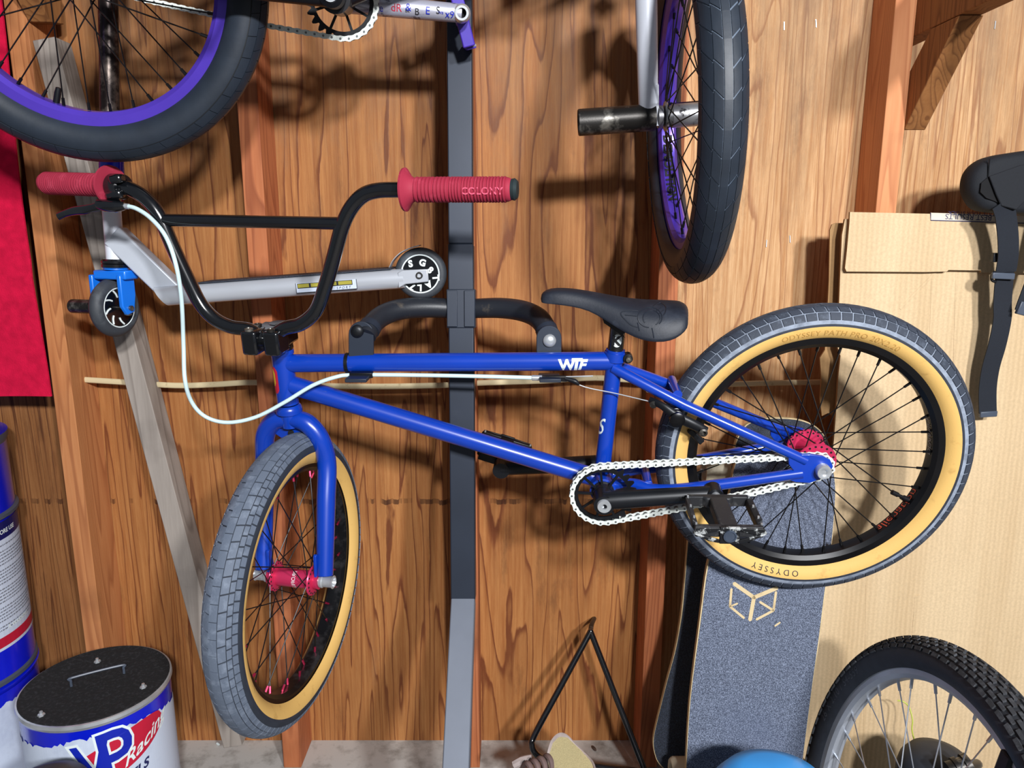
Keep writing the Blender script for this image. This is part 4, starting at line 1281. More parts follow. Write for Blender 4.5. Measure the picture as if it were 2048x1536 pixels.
    bm.from_mesh(me_)
    bv_ = BVHTree.FromBMesh(bm)
    def hit(px, py):
        loc, no, i, d = bv_.ray_cast(_O, ray(px, py).normalized())
        return None if loc is None else loc - ray(px, py).normalized() * 0.0002
    def strokes(name, lines, r, m, parent):
        e = MB()
        for ln_ in lines:
            q = [hit(x, y) for x, y in ln_]
            q = [p for p in q if p is not None]
            if len(q) > 1:
                e.tube(crom(q, 3), r, 6)
        if e.v:
            e.build(name, m, parent)
    circ = lambda x, y, rx, ry, a0, a1, k=18: [(x + rx * math.cos(math.radians(a0 + (a1 - a0) * i / k)), y + ry * math.sin(math.radians(a0 + (a1 - a0) * i / k))) for i in range(k + 1)]
    wing = [(1276, 622), (1258, 621), (1243, 624), (1243, 631), (1250, 639), (1262, 650), (1276, 655)]
    wing2 = [(1306, 613), (1318, 606), (1326, 608), (1332, 615), (1330, 626), (1324, 634)]
    strokes('embossed_emblem', [circ(1300, 635, 24, 20, 95, 400), circ(1303, 636, 17, 15, 140, 420), [(1285, 680), (1279, 662), (1275, 645)], [(1308, 676), (1304, 656)], wing, wing2, [(1322, 616), (1313, 622)], [(1328, 620), (1319, 627)], [(1250, 630), (1274, 632)]], 0.0009, EMB, SD)
    strokes('worn_tear', [[(1218, 587), (1232, 590), (1244, 592), (1258, 593)]], 0.0008, simple('torn_seat_cover', (150, 146, 140), 0.8), SD)
    bm.free()
    # -------- rear brake
    BR = empty('rear_brake', B.px(1360, 840, 0.05), T)
    for s in (1, -1):
        k = 0.052
        if s > 0:
            q = lambda x, y, kk=0.0: B.px(x, y, k + kk)
        else:
            q = lambda x, y, kk=0.0: B.pt(*B.uv(B.px(x, y, k + kk)), -(k + kk))
        MB().tube(crom([q(1300, 800, -0.02), q(1325, 812, -0.006), q(1352, 832), q(1384, 848, 0.004), q(1412, 862, 0.004)], 5), [0.0055, 0.0062, 0.0085, 0.0085, 0.0070], 12, flat=(B.e2, 0.7)).build('brake_arm', BLACKM, BR)
        MB().lathe([(0.009, -0.018), (0.0115, -0.016), (0.0115, -0.010), (0.0095, -0.009), (0.0095, -0.007), (0.0118, -0.006), (0.0118, 0.001), (0.0095, 0.002), (0.0095, 0.006), (0.0118, 0.007), (0.0118, 0.012), (0.008, 0.014), (0, 0.014)], q(1353, 835), n * s, 22).build('spring_housing', BLACKA, BR)
        MB().lathe([(0.0, -0.012), (0.0065, -0.012), (0.0065, 0.010), (0.0036, 0.011), (0.0034, 0.006), (0.0, 0.006)], q(1405, 861, 0.004), n * s, 14).build('pad_bolt', STEELD, BR, smooth=30)
        MB().beam(q(1378, 858, -0.026), q(1404, 884, -0.026), n, 0.012, 0.010).build('brake_pad', BLACKM, BR, bevel=0.002)
        MB().lathe([(0.0, -0.006), (0.0060, -0.006), (0.0060, 0.008), (0.0, 0.009)], q(1306, 806, -0.018), n * s, 14).build('cable_anchor', STEELD, BR)
    return T
blue_bike()

# ---------------------------------------------------------------- the upper BMX bike with purple rims
def purple_bike():
    n = nrm(5.2, -11.6)
    RC = V((-0.6, 1.114, 1.558)) - n * 0.017
    nf = nrm(87.9, 3.6)
    WC = V((0.27, 1.211, 1.381))
    B = Frame(RC, n, WC - RC)
    T = empty('bmx_bike', B.px(676, 60), label='dark BMX bike with purple rims hung above the blue bike', cat='bicycle', group='BMX bikes hung on the wall')
    W = empty('rear_wheel', RC, T)
    tyre(B, W, 0.2580, 0.0290, [(-64, -40, 50, 0.0, 0.10, 0.035), (-38, -14, 50, 0.5, 0.15, 0.035), (-12, 12, 50, 0.0, 0.0, 0.03), (14, 38, 50, 0.5, -0.15, 0.035), (40, 64, 50, 0.0, -0.10, 0.035)], TYRED, TYREGB, TYRED, 74, TYRED, lift=0.0012)
    rim(B, W, PURP)
    spokes(B, W, SPK, SPK, 0.1865, 0.026, 0.032, rot=0.09)
    hub(B, W, BLACKM, STEELD, 0.014, 0.030, 0.032, 0.05, 0.07, 0.0065)
    v0 = B.px(110, 222, 0)
    vd = (RC - v0).normalized()
    MB().lathe([(0.0045, -0.003), (0.0045, 0.026), (0.0036, 0.034), (0.0, 0.035)], v0, vd, 12).build('valve', BLACKM, W)
    print_text('rim_sticker', '-', 0.03, lambda x, y, w: B.pt(0.1848 * math.cos(-1.50 + x / 0.1848), 0.1848 * math.sin(-1.50 + x / 0.1848), 0.012 - y * 0.5), PRINTY, W, 0, 0.001, 1.0)
    bb = B.px(676, -2, 0)
    bu, bv = B.uv(bb)
    # frame
    F = empty('frame', bb, T)
    FRM = simple('black_frame_paint', (20, 19, 24), 0.35, 0, 0.15, 12, 0.0, 0.3)
    sd = (-B.e1 * 0.27 + B.e2 * 0.963).normalized()
    HB = WC + sd * 0.335 + B.e1 * 0.0
    HB = B.pt(*B.uv(HB), 0)
    HT = HB + sd * 0.110
    ST = bb + (-B.e1 * 0.31 + B.e2 * 0.95).normalized() * 0.225
    MB().tube([HB, HT], 0.018, 22).build('head_tube', FRM, F)
    MB().tube([ST - B.e2 * 0.018, HT - sd * 0.022], 0.0155, 20).build('top_tube', FRM, F)
    MB().tube([bb, HB + sd * 0.022], 0.0165, 20).build('down_tube', FRM, F)
    MB().tube([bb, ST], 0.0145, 20).build('seat_tube', FRM, F)
    MB().lathe([(0, -0.036), (0.0215, -0.036), (0.0215, 0.036), (0, 0.036)], bb, n, 26).build('bottom_bracket_shell', FRM, F)
    for s in (1, -1):
        MB().tube([ST - B.e2 * 0.03 + n * (0.01 * s), B.pt(0.07, 0.05, 0.05 * s), B.pt(0.02, 0.012, 0.057 * s)], 0.0085, 14).build('seat_stay', FRM, F)
        MB().tube(crom([bb - B.e1 * 0.02 + n * (0.018 * s), bb - B.e1 * 0.06 + n * (0.036 * s), B.pt(0.14, bv * 0.4, 0.052 * s), B.pt(0.02, 0.002, 0.057 * s)], 5), 0.0092, 14).build('chain_stay', FRM, F)
        MB().prism([B.pt(u, v, 0.055 * s) for u, v in ((-0.018, -0.012), (0.03, -0.012), (0.034, 0.018), (-0.01, 0.018))], n * (0.005 * s)).build('dropout', FRM, F, bevel=0.001)
    # drivetrain on the wall side
    K = -0.046
    sprocket(B, T, (bu, bv), K, 0.0507, 25, BLACKM, 8, 0.3)
    CH = empty('chain', B.pt(bu, bv, K), T)
    chain(B, CH, (0, 0), 0.0187, (bu, bv), 0.0512, K, 0.004)
    MB().lathe([(0.008, -0.004), (0.0165, -0.004), (0.0165, 0.004), (0.008, 0.004)], B.pt(0, 0, K), n, 27).build('driver', STEELD, T)
    DOOD = dusty('doodled_silver_crank', (196, 196, 212), (92, 88, 108), 0.35, (0.56, 0.64), 44, 0.5)
    fe = B.px(923, 27, -0.072)
    CF = empty('crank_arm', bb, T)
    fa = bb + n * -0.072
    MB().tube([fa, fa.lerp(fe, 0.5), fe], [0.0150, 0.0145, 0.0135], 20).build('arm_tube', DOOD, CF)
    MB().lathe([(0.0072, 0.015), (0.0105, 0.015), (0.0125, 0.012), (0.0140, 0.006), (0.0140, -0.014), (0.0, -0.014)], fe, n, 24).build('pedal_boss', STEEL, CF, smooth=30)
    MB().lathe([(0.0072, 0.0148), (0.0072, 0.002), (0, 0.002)], fe, n, 20).build('boss_bore', DARKHOLE, CF)
    MB().lathe([(0.0, 0.06), (0.016, 0.06), (0.016, -0.10), (0, -0.10)], bb, n, 24).build('spindle_boss', BLACKM, CF)
    cd = (fe - fa).normalized()
    cup = cd.cross(n)
    cup = cup if cup.z > 0 else -cup
    for i, (ch, t, mm, sz) in enumerate((('e', 0.30, PRINTB, 0.014), ('dR', 0.40, PRINTR, 0.015), ('&', 0.52, PRINTB, 0.015), ('B', 0.60, PRINTK, 0.013), ('E', 0.69, PRINTB, 0.015), ('S', 0.78, PRINTK, 0.014), ('x9', 0.86, PRINTB, 0.014), ('8k', 0.52, PRINTK, 0.007), ('wa', 0.80, PRINTB, 0.007))):
        o = fa.lerp(fe, t)
        def cf(x, y, w, o=o):
            h = max(-0.95, min(0.95, (y - 0.008 + 0.002 * (i % 3)) / 0.0146))
            return o + cd * x + cup * h * 0.0150 + n * math.sqrt(1 - h * h) * 0.0150
        print_text('lettering', ch, sz, cf, mm, CF)
    pedal(fe - n * 0.016, -n, (B.e1 * 0.45 - B.e2 * 0.89), T, PURPP, PURPP, W=0.105, H=0.02)
    na = bb + n * 0.066
    ne = na - (fe - fa)
    CN = empty('crank_arm', na, T)
    MB().tube([na, ne], [0.0155, 0.0135], 20).build('arm_tube', BLACKM, CN)
    MB().lathe([(0.0, 0.018), (0.004, 0.015), (0.0045, 0.019), (0.0105, 0.0195), (0.0165, 0.014), (0.0165, -0.02), (0, -0.02)], na, n, 28).build('spindle_boss', BLACKM, CN, smooth=30)
    MB().lathe([(0.0, 0.0225), (0.0040, 0.0215), (0.0095, 0.0215), (0.0095, 0.018), (0, 0.018)], na, n, 20).build('spindle_bolt', STEEL, CN, smooth=30)
    MB().lathe([(0.0, -0.014), (0.0145, -0.014), (0.0145, 0.013), (0.0, 0.013)], ne, n, 24).build('pedal_boss', BLACKM, CN)
    pedal(ne + n * 0.016 + B.e2 * 0.012, n, (B.e1 * 0.99 + B.e2 * 0.10), T, PURPP, PURPP, W=0.105, H=0.02)
    # fork and front wheel
    up = (sd - nf * sd.dot(nf)).normalized()
    FW = Frame(WC, nf, nf.cross(up) if Frame(WC, nf, nf.cross(up)).e2.z > 0 else up.cross(nf))
    FK = empty('fork', WC, T)
    KR = HB - sd * 0.02
    MB().lathe([(0.017, 0.03), (0.020, 0.02), (0.016, 0.0), (0, -0.004)], KR - sd * 0.01, sd, 24).build('crown_race', WHITEP, FK)
    for s in (1, -1):
        side = nf * s
        dn = WC + side * 0.0605
        low = dn + up * 0.012
        k3 = KR + side * 0.060 - sd * 0.085
        pts = [KR + side * 0.006 - sd * 0.006, KR + side * 0.032 - sd * 0.013, KR + side * 0.052 - sd * 0.040, k3, k3.lerp(low, 0.35), k3.lerp(low, 0.7), low]
        MB().tube(crom(pts, 7), [0.0150, 0.0165, 0.0165, 0.0165, 0.0162, 0.0155, 0.0145], 20).build('fork_leg', WHITEP, FK)
        tab = [dn + up * 0.048, dn + up * 0.046 - FW.e1 * 0.006, dn - up * 0.012 - FW.e1 * 0.012, dn - up * 0.014 + FW.e1 * 0.012, dn + up * 0.042 + FW.e1 * 0.010]
        MB().prism([p - side * 0.010 for p in tab], side * -0.005).build('dropout', WHITEP, FK, bevel=0.0008)
    a0 = WC - nf * 0.050
    pg = (B.px(1168, 245, 0) - a0)
    a1 = a0 - nf * 0.118
    MB().lathe([(0.0150, 0.0), (0.0195, 0.0), (0.0200, 0.004), (0.0200, 0.117), (0.0185, 0.1185), (0.0165, 0.118), (0.0160, 0.06), (0.0, 0.06)], a0, (-nf), 32).build('peg', STEELD, FK, smooth=30)
    W2 = empty('front_wheel', WC, T)
    tyre(FW, W2, 0.2575, 0.0300, [(-84, -66, 46, 0.0, 0.10, 0.075), (-64, -34, 46, 0.2, 0.55, 0.075), (-32, -11, 46, 0.65, 0.35, 0.075), (-9, 9, 46, 0.0, 0.0, 0.0), (11, 32, 46, 1.0, -0.35, 0.075), (34, 64, 46, 0.75, -0.55, 0.075), (66, 84, 46, 0.0, -0.10, 0.075)], TYRED, TYREG, TYRED, 95, TYRED, lift=0.0014)
    rim(FW, W2, PURP)
    spokes(FW, W2, SPK, SPK, 0.1865, 0.020, 0.034, rot=0.03)
    hub(FW, W2, dusty('doodled_steel_hub', (170, 170, 172), (60, 58, 60), 0.35, (0.58, 0.66), 60, 0.8), STEELD, 0.0175, 0.0215, 0.034, 0.046, 0.056, 0.008, holes=False)
    def on_rim(x, y, w):
        th = th0 + x / 0.1846
        return FW.pt(0.1846 * math.cos(th), 0.1846 * math.sin(th), -0.008 + y)
    pr = FW.px(1336, 360, -0.01)
    # black rim lettering on the far, lower arc of the rim
    th0 = None
    best = None
    for k in range(0, 360, 2):
        q = FW.pt(0.185 * math.cos(math.radians(k)), 0.185 * math.sin(math.radians(k)), 0)
        if q.y > WC.y and q.z < WC.z:
            d = abs((q - _O).normalized().z - (P(1340, 330, q.y) - _O).normalized().z)
            if best is None or d < best[0]:
                best = (d, k)
    th0 = math.radians(best[1])
    f1 = FW.pt(0.185 * math.cos(th0), 0.185 * math.sin(th0), 0)
    f2 = FW.pt(0.185 * math.cos(th0 + 0.1), 0.185 * math.sin(th0 + 0.1), 0)
    sg = 1 if f2.z < f1.z else -1
    print_text('lettering', 'DEMOLITION', 0.021, lambda x, y, w: FW.pt(0.1846 * math.cos(th0 + sg * (x - w * 0.45) / 0.1846), 0.1846 * math.sin(th0 + sg * (x - w * 0.45) / 0.1846), -0.008 + y), PRINTK, W2, 0, 0.0009)
    # saddle, stem and bars above
    S2 = MB()
    for i in range(2):
        pass
    MB().tube([ST, ST + (ST - bb).normalized() * 0.05], 0.0127, 16).build('seat_post', BLACKP, T)
    rg = []
    for i in range(9):
        f = i / 8
        hw = 0.018 + 0.045 * max(0, 1 - f * 1.5)
        c = ST + (ST - bb).normalized() * 0.07 + B.e1 * (-0.10 + 0.24 * f)
        rg.append([c + n * (hw * math.cos(a)) + B.e2 * (0.018 * math.sin(a)) for a in [2 * math.pi * j / 14 for j in range(14)]])
    MB().loft(rg).build('saddle', SEATM, T, smooth=60)
    CL = HT + sd * 0.03 + V((-nf.y, nf.x, 0)) * -0.045
    MB().beam(HT + sd * 0.03, CL, nf, 0.045, 0.03).build('stem', BLACKP, T, bevel=0.004)
    q = lambda a, h: CL + nf * a + sd * h
    MB().tube(crom([q(-0.36, 0.215), q(-0.25, 0.215), q(-0.16, 0.15), q(-0.09, 0.02), q(0, 0), q(0.09, 0.02), q(0.16, 0.15), q(0.25, 0.215), q(0.36, 0.215)], 6), 0.0111, 14).build('handlebar', BLACKP, T)
purple_bike()

# ---------------------------------------------------------------- kick scooter resting on the stand's arm
def scooter():
    Yn = 1.293
    T = empty('kick_scooter', P(500, 640, 1.34), label='silver kick scooter with a blue fork resting on the stand arm', cat='scooter')
    A, Bq = P(316, 594, Yn), P(806, 558, Yn)
    d = (Bq - A).normalized()
    up = V((-d.z, 0, d.x))
    h = 0.0168
    sec = []
    for k in range(13):
        a = math.pi * (0.5 - k / 12)
        sec.append((0.014 - 0.014 * math.cos(a), h * math.sin(a)))
    sec += [(0.085, -h)] + [(0.085 + 0.010 * math.cos(math.pi * (k / 8 - 0.5)), h * math.sin(math.pi * (k / 8 - 0.5))) for k in range(1, 8)] + [(0.085, h)]
    rings = []
    for t, cut in ((0.0, 0.5), (0.5, 0.0), (1.0, 0.0)):
        rings.append([A.lerp(Bq, t) + up * v + V((0, u, 0)) - d * (v * cut * 1.2) for u, v in sec])
    dk = MB().loft(rings).build('deck', ALU, T, smooth=40)
    MB().obox(A.lerp(Bq, 0.55) + up * (h + 0.0012) + V((0, 0.047, 0)), d * 0.17, V((0, 0.040, 0)), up * 0.0010).build('deck_grip_tape', TAPEB, T)
    # sticker on the deck side
    so = P(592, 577, Yn) - V((0, 0.0004, 0))
    se = P(714, 568, Yn) - V((0, 0.0004, 0))
    sx = (se - so).normalized()
    su = V((-sx.z, 0, sx.x))
    def stk(x, y, k=0.0):
        v = y
        return so + sx * x + su * v - V((0, k, 0))
    Ls = (se - so).length
    for mt, x0, x1, y0, y1, k in ((PRINTK, 0, Ls, -0.0085, 0.0085, 0.0002), (PAILW, 0.001, Ls - 0.001, -0.0073, 0.0085, 0.0004), (PRINTK, 0.003, Ls * 0.93, -0.0006, 0.0078, 0.0006), (PRINTOL, 0.004, Ls * 0.22, 0.0008, 0.0068, 0.0008), (PRINTOL, Ls * 0.25, Ls * 0.44, 0.0008, 0.0068, 0.0008), (PRINTOL, Ls * 0.47, Ls * 0.67, 0.0008, 0.0068, 0.0008), (PRINTOL, Ls * 0.70, Ls * 0.92, 0.0008, 0.0068, 0.0008)):
        MB().add([stk(x0, y0, k), stk(x1, y0, k), stk(x1, y1, k), stk(x0, y1, k)], [(0, 1, 2, 3)]).build('sticker', mt, dk, smooth=0, recalc=False)
    print_text('lettering', 'SPORT', 0.0062, lambda x, y, w: stk(Ls * 0.66 + x, -0.0064 + y, 0.0009), PRINTK, dk, 0.2, 0, 1.5)
    # rear wheel, axle plates, fender
    wc = P(842, 547, 1.318)
    R = 0.0448
    RW = empty('rear_wheel', wc, T)
    Y = V((0, -1, 0))
    MB().lathe([(0.0325, -0.011), (0.038, -0.012), (0.0425, -0.009), (0.0448, -0.003), (0.0448, 0.003), (0.0425, 0.009), (0.038, 0.012), (0.0325, 0.011)], wc, Y, 56).build('tire', WHEELU, RW, smooth=50)
    MB().lathe([(0.0, 0.0085), (0.031, 0.0085), (0.0322, 0.0100), (0.0330, 0.0112), (0.0325, -0.011), (0.0, -0.0085)], wc, Y, 56).build('wheel_core', BLACKP, RW, smooth=30)
    MB().lathe([(0.0312, 0.0112), (0.0330, 0.0118), (0.0336, 0.0112)], wc, Y, 56).build('white_ring', PRINTW, RW)
    for ch, x, y, r in (('S', 821, 527, 10), ('G', 845, 525, -15), ('8', 861, 540, -45), ('T', 872, 556, -85), ('A', 857, 570, -150), ('L', 839, 576, 178), ('7', 824, 574, 150)):
        c = P(x, y, wc.y - 0.0115)
        a = math.radians(r)
        ex, ey = V((math.cos(a), 0, math.sin(a))), V((-math.sin(a), 0, math.cos(a)))
        print_text('lettering', ch, 0.0155, lambda x, y, w, c=c, ex=ex, ey=ey: c + ex * (x - w / 2) + ey * (y - 0.0055), PRINTW, RW, 0, 0.0008)
    for s in (-1, 1):
        yk = wc.y + s * 0.0185
        pl = [P(796, 545, yk), P(806, 540, yk), P(856, 538, yk), P(858, 563, yk), P(812, 568, yk), P(798, 576, yk)]
        MB().prism(pl, V((0, 0.006 * s, 0))).build('axle_plate', ALU, T, bevel=0.0015)
    MB().lathe([(0.0, 0.005), (0.0030, 0.004), (0.0038, 0.009), (0.0058, 0.0090), (0.0062, 0.006), (0.0062, -0.040), (0, -0.040)], P(839.5, 550.5, wc.y - 0.0185) + V((0, -0.000, 0)), Y, 20).build('rear_axle', STEELD, T, smooth=30)
    fd = crom([P(778, 536, 1.305), P(786, 521, 1.302), P(800, 507, 1.300), P(818, 498, 1.300), P(838, 492, 1.300)], 5)
    mb = MB()
    mb.loft([[p, p + V((0, 0.030, 0)), p + V((0, 0.030, 0.0016)), p + V((0, 0, 0.0016))] for p in fd])
    mb.build('fender_brake', ALU, T)
    # neck, head tube, headset
    Yh = 1.325
    HTo, HBo = P(222, 405, Yh), P(231, 519, Yh)
    MB().tube([HBo, HTo], 0.0150, 24).build('head_tube', WHITEP, T)
    MB().beam(P(230, 470, Yh), P(352, 588, Yh), V((0, 1, 0)), 0.030, 0.0400).build('neck', simple('pale_aluminium', (206, 212, 222), 0.45, 0.25, 0.06, 14, 0.04), T, bevel=0.003)
    hd = (HBo - HTo).normalized()
    MB().lathe([(0.0, -0.001), (0.0200, -0.001), (0.0232, 0.002), (0.0232, 0.0060), (0.0215, 0.0070), (0.0232, 0.0080), (0.0232, 0.0130), (0.0200, 0.0150), (0.0, 0.015)], HBo, hd, 30).build('headset', BLACKP, T)
    # fork and front wheel, turned
    nf = nrm(74, 0)
    fc = P(229, 615, 1.325)
    e1 = V((-nf.y, nf.x, 0))
    FK = empty('fork', HBo, T)
    cr = P(232, 549, 1.325)
    MB().lathe([(0.0, 0.0), (0.020, 0.0), (0.021, 0.003), (0.0, 0.006)], HBo + hd * 0.014, hd, 26).build('crown_boss', SCBLUE, FK)
    MB().obox(cr, nf * 0.034, e1 * 0.0165, V((0, 0, 0.0080))).build('crown', SCBLUE, FK, bevel=0.003)
    for s in (1, -1):
        o = fc + nf * (0.0255 * s)
        zt = cr.z - fc.z
        pl = [o + e1 * a + V((0, 0, z)) for a, z in ((-0.0165, zt), (0.0165, zt), (0.0165, 0.022), (0.010, -0.008), (-0.006, -0.012), (-0.0165, 0.004))]
        MB().prism(pl, nf * (0.0085 * s)).build('fork_leg', SCBLUE, FK, bevel=0.002)
    FWh = empty('front_wheel', fc, T)
    R = 0.0515
    MB().lathe([(0.034, -0.011), (0.041, -0.0125), (0.047, -0.010), (0.0515, -0.003), (0.0515, 0.003), (0.047, 0.010), (0.041, 0.0125), (0.034, 0.011)], fc, nf, 56).build('tire', WHEELU, FWh, smooth=50)
    MB().lathe([(0.0, 0.008), (0.032, 0.008), (0.0345, 0.0112), (0.034, -0.011), (0.032, -0.008), (0.0, -0.008)], fc, nf, 56).build('wheel_core', BLACKP, FWh, smooth=30)
    MB().lathe([(0.0332, 0.0113), (0.0346, 0.0118), (0.0352, 0.0113)], fc, nf, 56).build('white_ring', PRINTW, FWh)
    for k in range(8):
        a = 2 * math.pi * k / 8
        e = e1 * math.cos(a) + V((0, 0, 1)) * math.sin(a)
        t_ = e1 * -math.sin(a) + V((0, 0, 1)) * math.cos(a)
        MB().tube(crom([fc + nf * 0.0088 + e * 0.018, fc + nf * 0.0088 + e * 0.024 + t_ * 0.003, fc + nf * 0.0092 + e * 0.030 + t_ * 0.009], 4), 0.0016, 6).build('core_spoke', PRINTW, FWh)
    MB().tube([fc - nf * 0.034, fc + nf * 0.038], 0.0045, 14).build('axle', STEELD, T)
    MB().tube([fc - nf * 0.034, fc - nf * 0.040], 0.0085, 20).build('peg_washer', BLACKM, T)
    MB().lathe([(0.0075, 0.0), (0.0125, 0.0), (0.0125, 0.052), (0.0095, 0.053), (0.0085, 0.03), (0, 0.03)], fc - nf * 0.040, -nf, 26).build('peg', STEELD, T, smooth=30)
    # steering tube up to the T bar
    top = P(216, -30, 1.328)
    tb = HTo + (top - HTo) * 2.15
    MB().tube([HTo, tb], 0.0152, 22).build('steering_tube', RUST, T)
    MB().lathe([(0.0155, -0.015), (0.0195, -0.015), (0.0195, 0.015), (0.0155, 0.015)], P(223, 338, 1.3275), (tb - HTo), 26).build('bar_clamp', PAILB, T, bevel=0.001)
    MB().tube([tb - V((0.24, 0, 0)), tb + V((0.24, 0, 0))], 0.0145, 18).build('handlebar', RUST, T)
scooter()

# ---------------------------------------------------------------- boards leaning behind the rear wheel
def deck(name, poly, y0, y1, tape, label, th=0.011):
    zt = P(*min(poly, key=lambda q: q[1]), y0).z
    n = V((0, -1, (y0 - y1) / zt)).normalized()
    C = V((0, y1, 0))
    pts = crom([on_plane(x, y, C, n) for x, y in poly], 4, closed=True)
    T = empty(name, (pts[0].x, y1, 0), label=label, cat='skateboard', group='boards leaning by the stud')
    MB().prism([p + n * 0.0004 for p in pts], -n * th).build('deck', MAPLE, T, smooth=50)
    cen = sum(pts, V((0, 0, 0))) / len(pts)
    MB().prism([p + (cen - p).normalized() * 0.0022 + n * 0.0012 for p in pts], n * -0.0008).build('grip_tape', tape, T, smooth=0)
    return T, C, n
def truck(T, c, x, n, hw, r=0.0290, wl=0.046, m=URETH):
    """truck on the underside: base plate, hanger, two wheels; c on the deck's underside"""
    dz = n.cross(x).normalized()
    MB().obox(c - n * 0.006, x * 0.027, dz * 0.040, n * 0.005).build('base_plate', STEELD, T, bevel=0.001)
    a = c - n * 0.052
    MB().tube(crom([a - x * (hw - wl * 0.9), a - x * 0.03 + n * 0.004, a + n * 0.012, a + x * 0.03 + n * 0.004, a + x * (hw - wl * 0.9)], 5), [0.009, 0.012, 0.020, 0.012, 0.009], 12).build('hanger', STEELD, T)
    MB().tube([a - x * (hw + 0.006), a + x * (hw + 0.006)], 0.004, 10).build('axle', STEEL, T)
    for s in (1, -1):
        o = a + x * (s * (hw - wl))
        MB().lathe([(0.012, 0.001), (r * 0.86, 0.0), (r, 0.005), (r, wl - 0.005), (r * 0.86, wl), (r * 0.62, wl - 0.001), (r * 0.56, wl - 0.008), (0.008, wl - 0.010)], o, x * s, 34).build('wheel', m, T, smooth=40)
        MB().lathe([(0.0, wl - 0.009), (0.011, wl - 0.009), (0.011, wl - 0.012)], o, x * s, 16).build('bearing', DARKHOLE, T)
XR = V((1, 0, 0))
Bo, BC, bn = deck('skateboard', [(1391, 950), (1384, 985), (1379, 1050), (1375, 1092), (1369, 1160), (1362, 1228), (1350, 1300), (1333, 1365), (1317, 1430), (1307, 1475), (1308, 1502), (1318, 1528), (1345, 1548), (1400, 1556), (1470, 1546), (1510, 1500), (1535, 1380), (1545, 1228), (1560, 1050), (1550, 970), (1520, 942), (1470, 933), (1425, 935), (1402, 941)], 1.368, 1.215, TAPEB, 'dark skateboard standing between the stud and the grey longboard')
Co, CC, cn_ = deck('skateboard', [(1462, 960), (1466, 915), (1474, 878), (1493, 849), (1523, 838), (1556, 835), (1600, 839), (1632, 853), (1652, 878), (1660, 920), (1655, 1050), (1640, 1280), (1610, 1420), (1540, 1450), (1475, 1410), (1455, 1250), (1455, 1050)], 1.400, 1.345, TAPEB, 'dark skateboard nose rising behind the red rear hub')
Ao, AC, an = deck('longboard', [(1372, 1536), (1376, 1450), (1382, 1377), (1398, 1250), (1415, 1127), (1440, 1050), (1459, 985), (1467, 940), (1477, 912), (1496, 899), (1530, 893), (1575, 892), (1620, 897), (1650, 910), (1665, 935), (1671, 975), (1668, 1040), (1660, 1120), (1651, 1181), (1640, 1270), (1626, 1365), (1607, 1507), (1596, 1600), (1575, 1680), (1480, 1710), (1395, 1680), (1372, 1610)], 1.300, 1.075, TAPE, 'wide grey longboard with a pale cube emblem on its grip tape')
lg = MB()
def stroke(a, b, w):
    A, B2 = on_plane(*a, AC + an * 0.0014, an), on_plane(*b, AC + an * 0.0014, an)
    d = (B2 - A).normalized()
    sd_ = d.cross(an) * (w / 2)
    lg.add([A + sd_, A - d * (w * 0.4), A - sd_, B2 - sd_, B2 + d * (w * 0.4), B2 + sd_], [(0, 1, 2, 3, 4, 5)])
for a, b, w in (((1468, 1167), (1508, 1195), 0.0068), ((1508, 1195), (1554, 1176), 0.0068), ((1508, 1195), (1500, 1240), 0.0068), ((1463, 1178), (1460, 1213), 0.0042), ((1460, 1213), (1488, 1236), 0.0042), ((1460, 1213), (1475, 1207), 0.003), ((1552, 1184), (1547, 1221), 0.0042), ((1547, 1221), (1513, 1239), 0.0042), ((1547, 1221), (1520, 1204), 0.0042), ((1550, 1252), (1560, 1245), 0.003)):
    stroke(a, b, w)
lg.build('cube_emblem', MAPLE, Ao, smooth=0, recalc=False)
truck(Ao, on_plane(1545, 944, AC - an * 0.012, an), XR, an, 0.112)
truck(Ao, on_plane(1494, 1574, AC - an * 0.012, an), XR, an, 0.124)

# ---------------------------------------------------------------- pails and canisters
def cyl_hit(px, py, cx, cy, r):
    d = ray(px, py)
    a = d.x ** 2 + d.y ** 2
    b = -2 * (d.x * cx + d.y * cy)
    c = cx * cx + cy * cy - r * r
    t = (-b - math.sqrt(max(0, b * b - 4 * a * c))) / (2 * a)
    p = _O + d * t
    return math.atan2(p.y - cy, p.x - cx), p.z
def patch(cx, cy, r, a0, a1, zlo, zhi, n=40):
    mb = MB()
    for i in range(n):
        t0, t1 = a0 + (a1 - a0) * i / n, a0 + (a1 - a0) * (i + 1) / n
        l0, l1 = (zlo(t0), zlo(t1)) if callable(zlo) else (zlo, zlo)
        h0, h1 = (zhi(t0), zhi(t1)) if callable(zhi) else (zhi, zhi)
        q = lambda t, z: V((cx + r * math.cos(t), cy + r * math.sin(t), z))
        mb.add([q(t0, l0), q(t1, l1), q(t1, h1), q(t0, h0)], [(0, 1, 2, 3)])
    return mb
def wrap(cx, cy, r, px, py):
    a0, z0 = cyl_hit(px, py, cx, cy, r)
    def fn(x, y, tilt=0.0):
        a = a0 + x / r
        return V((cx + r * math.cos(a), cy + r * math.sin(a), z0 + y + tilt * x))
    return fn
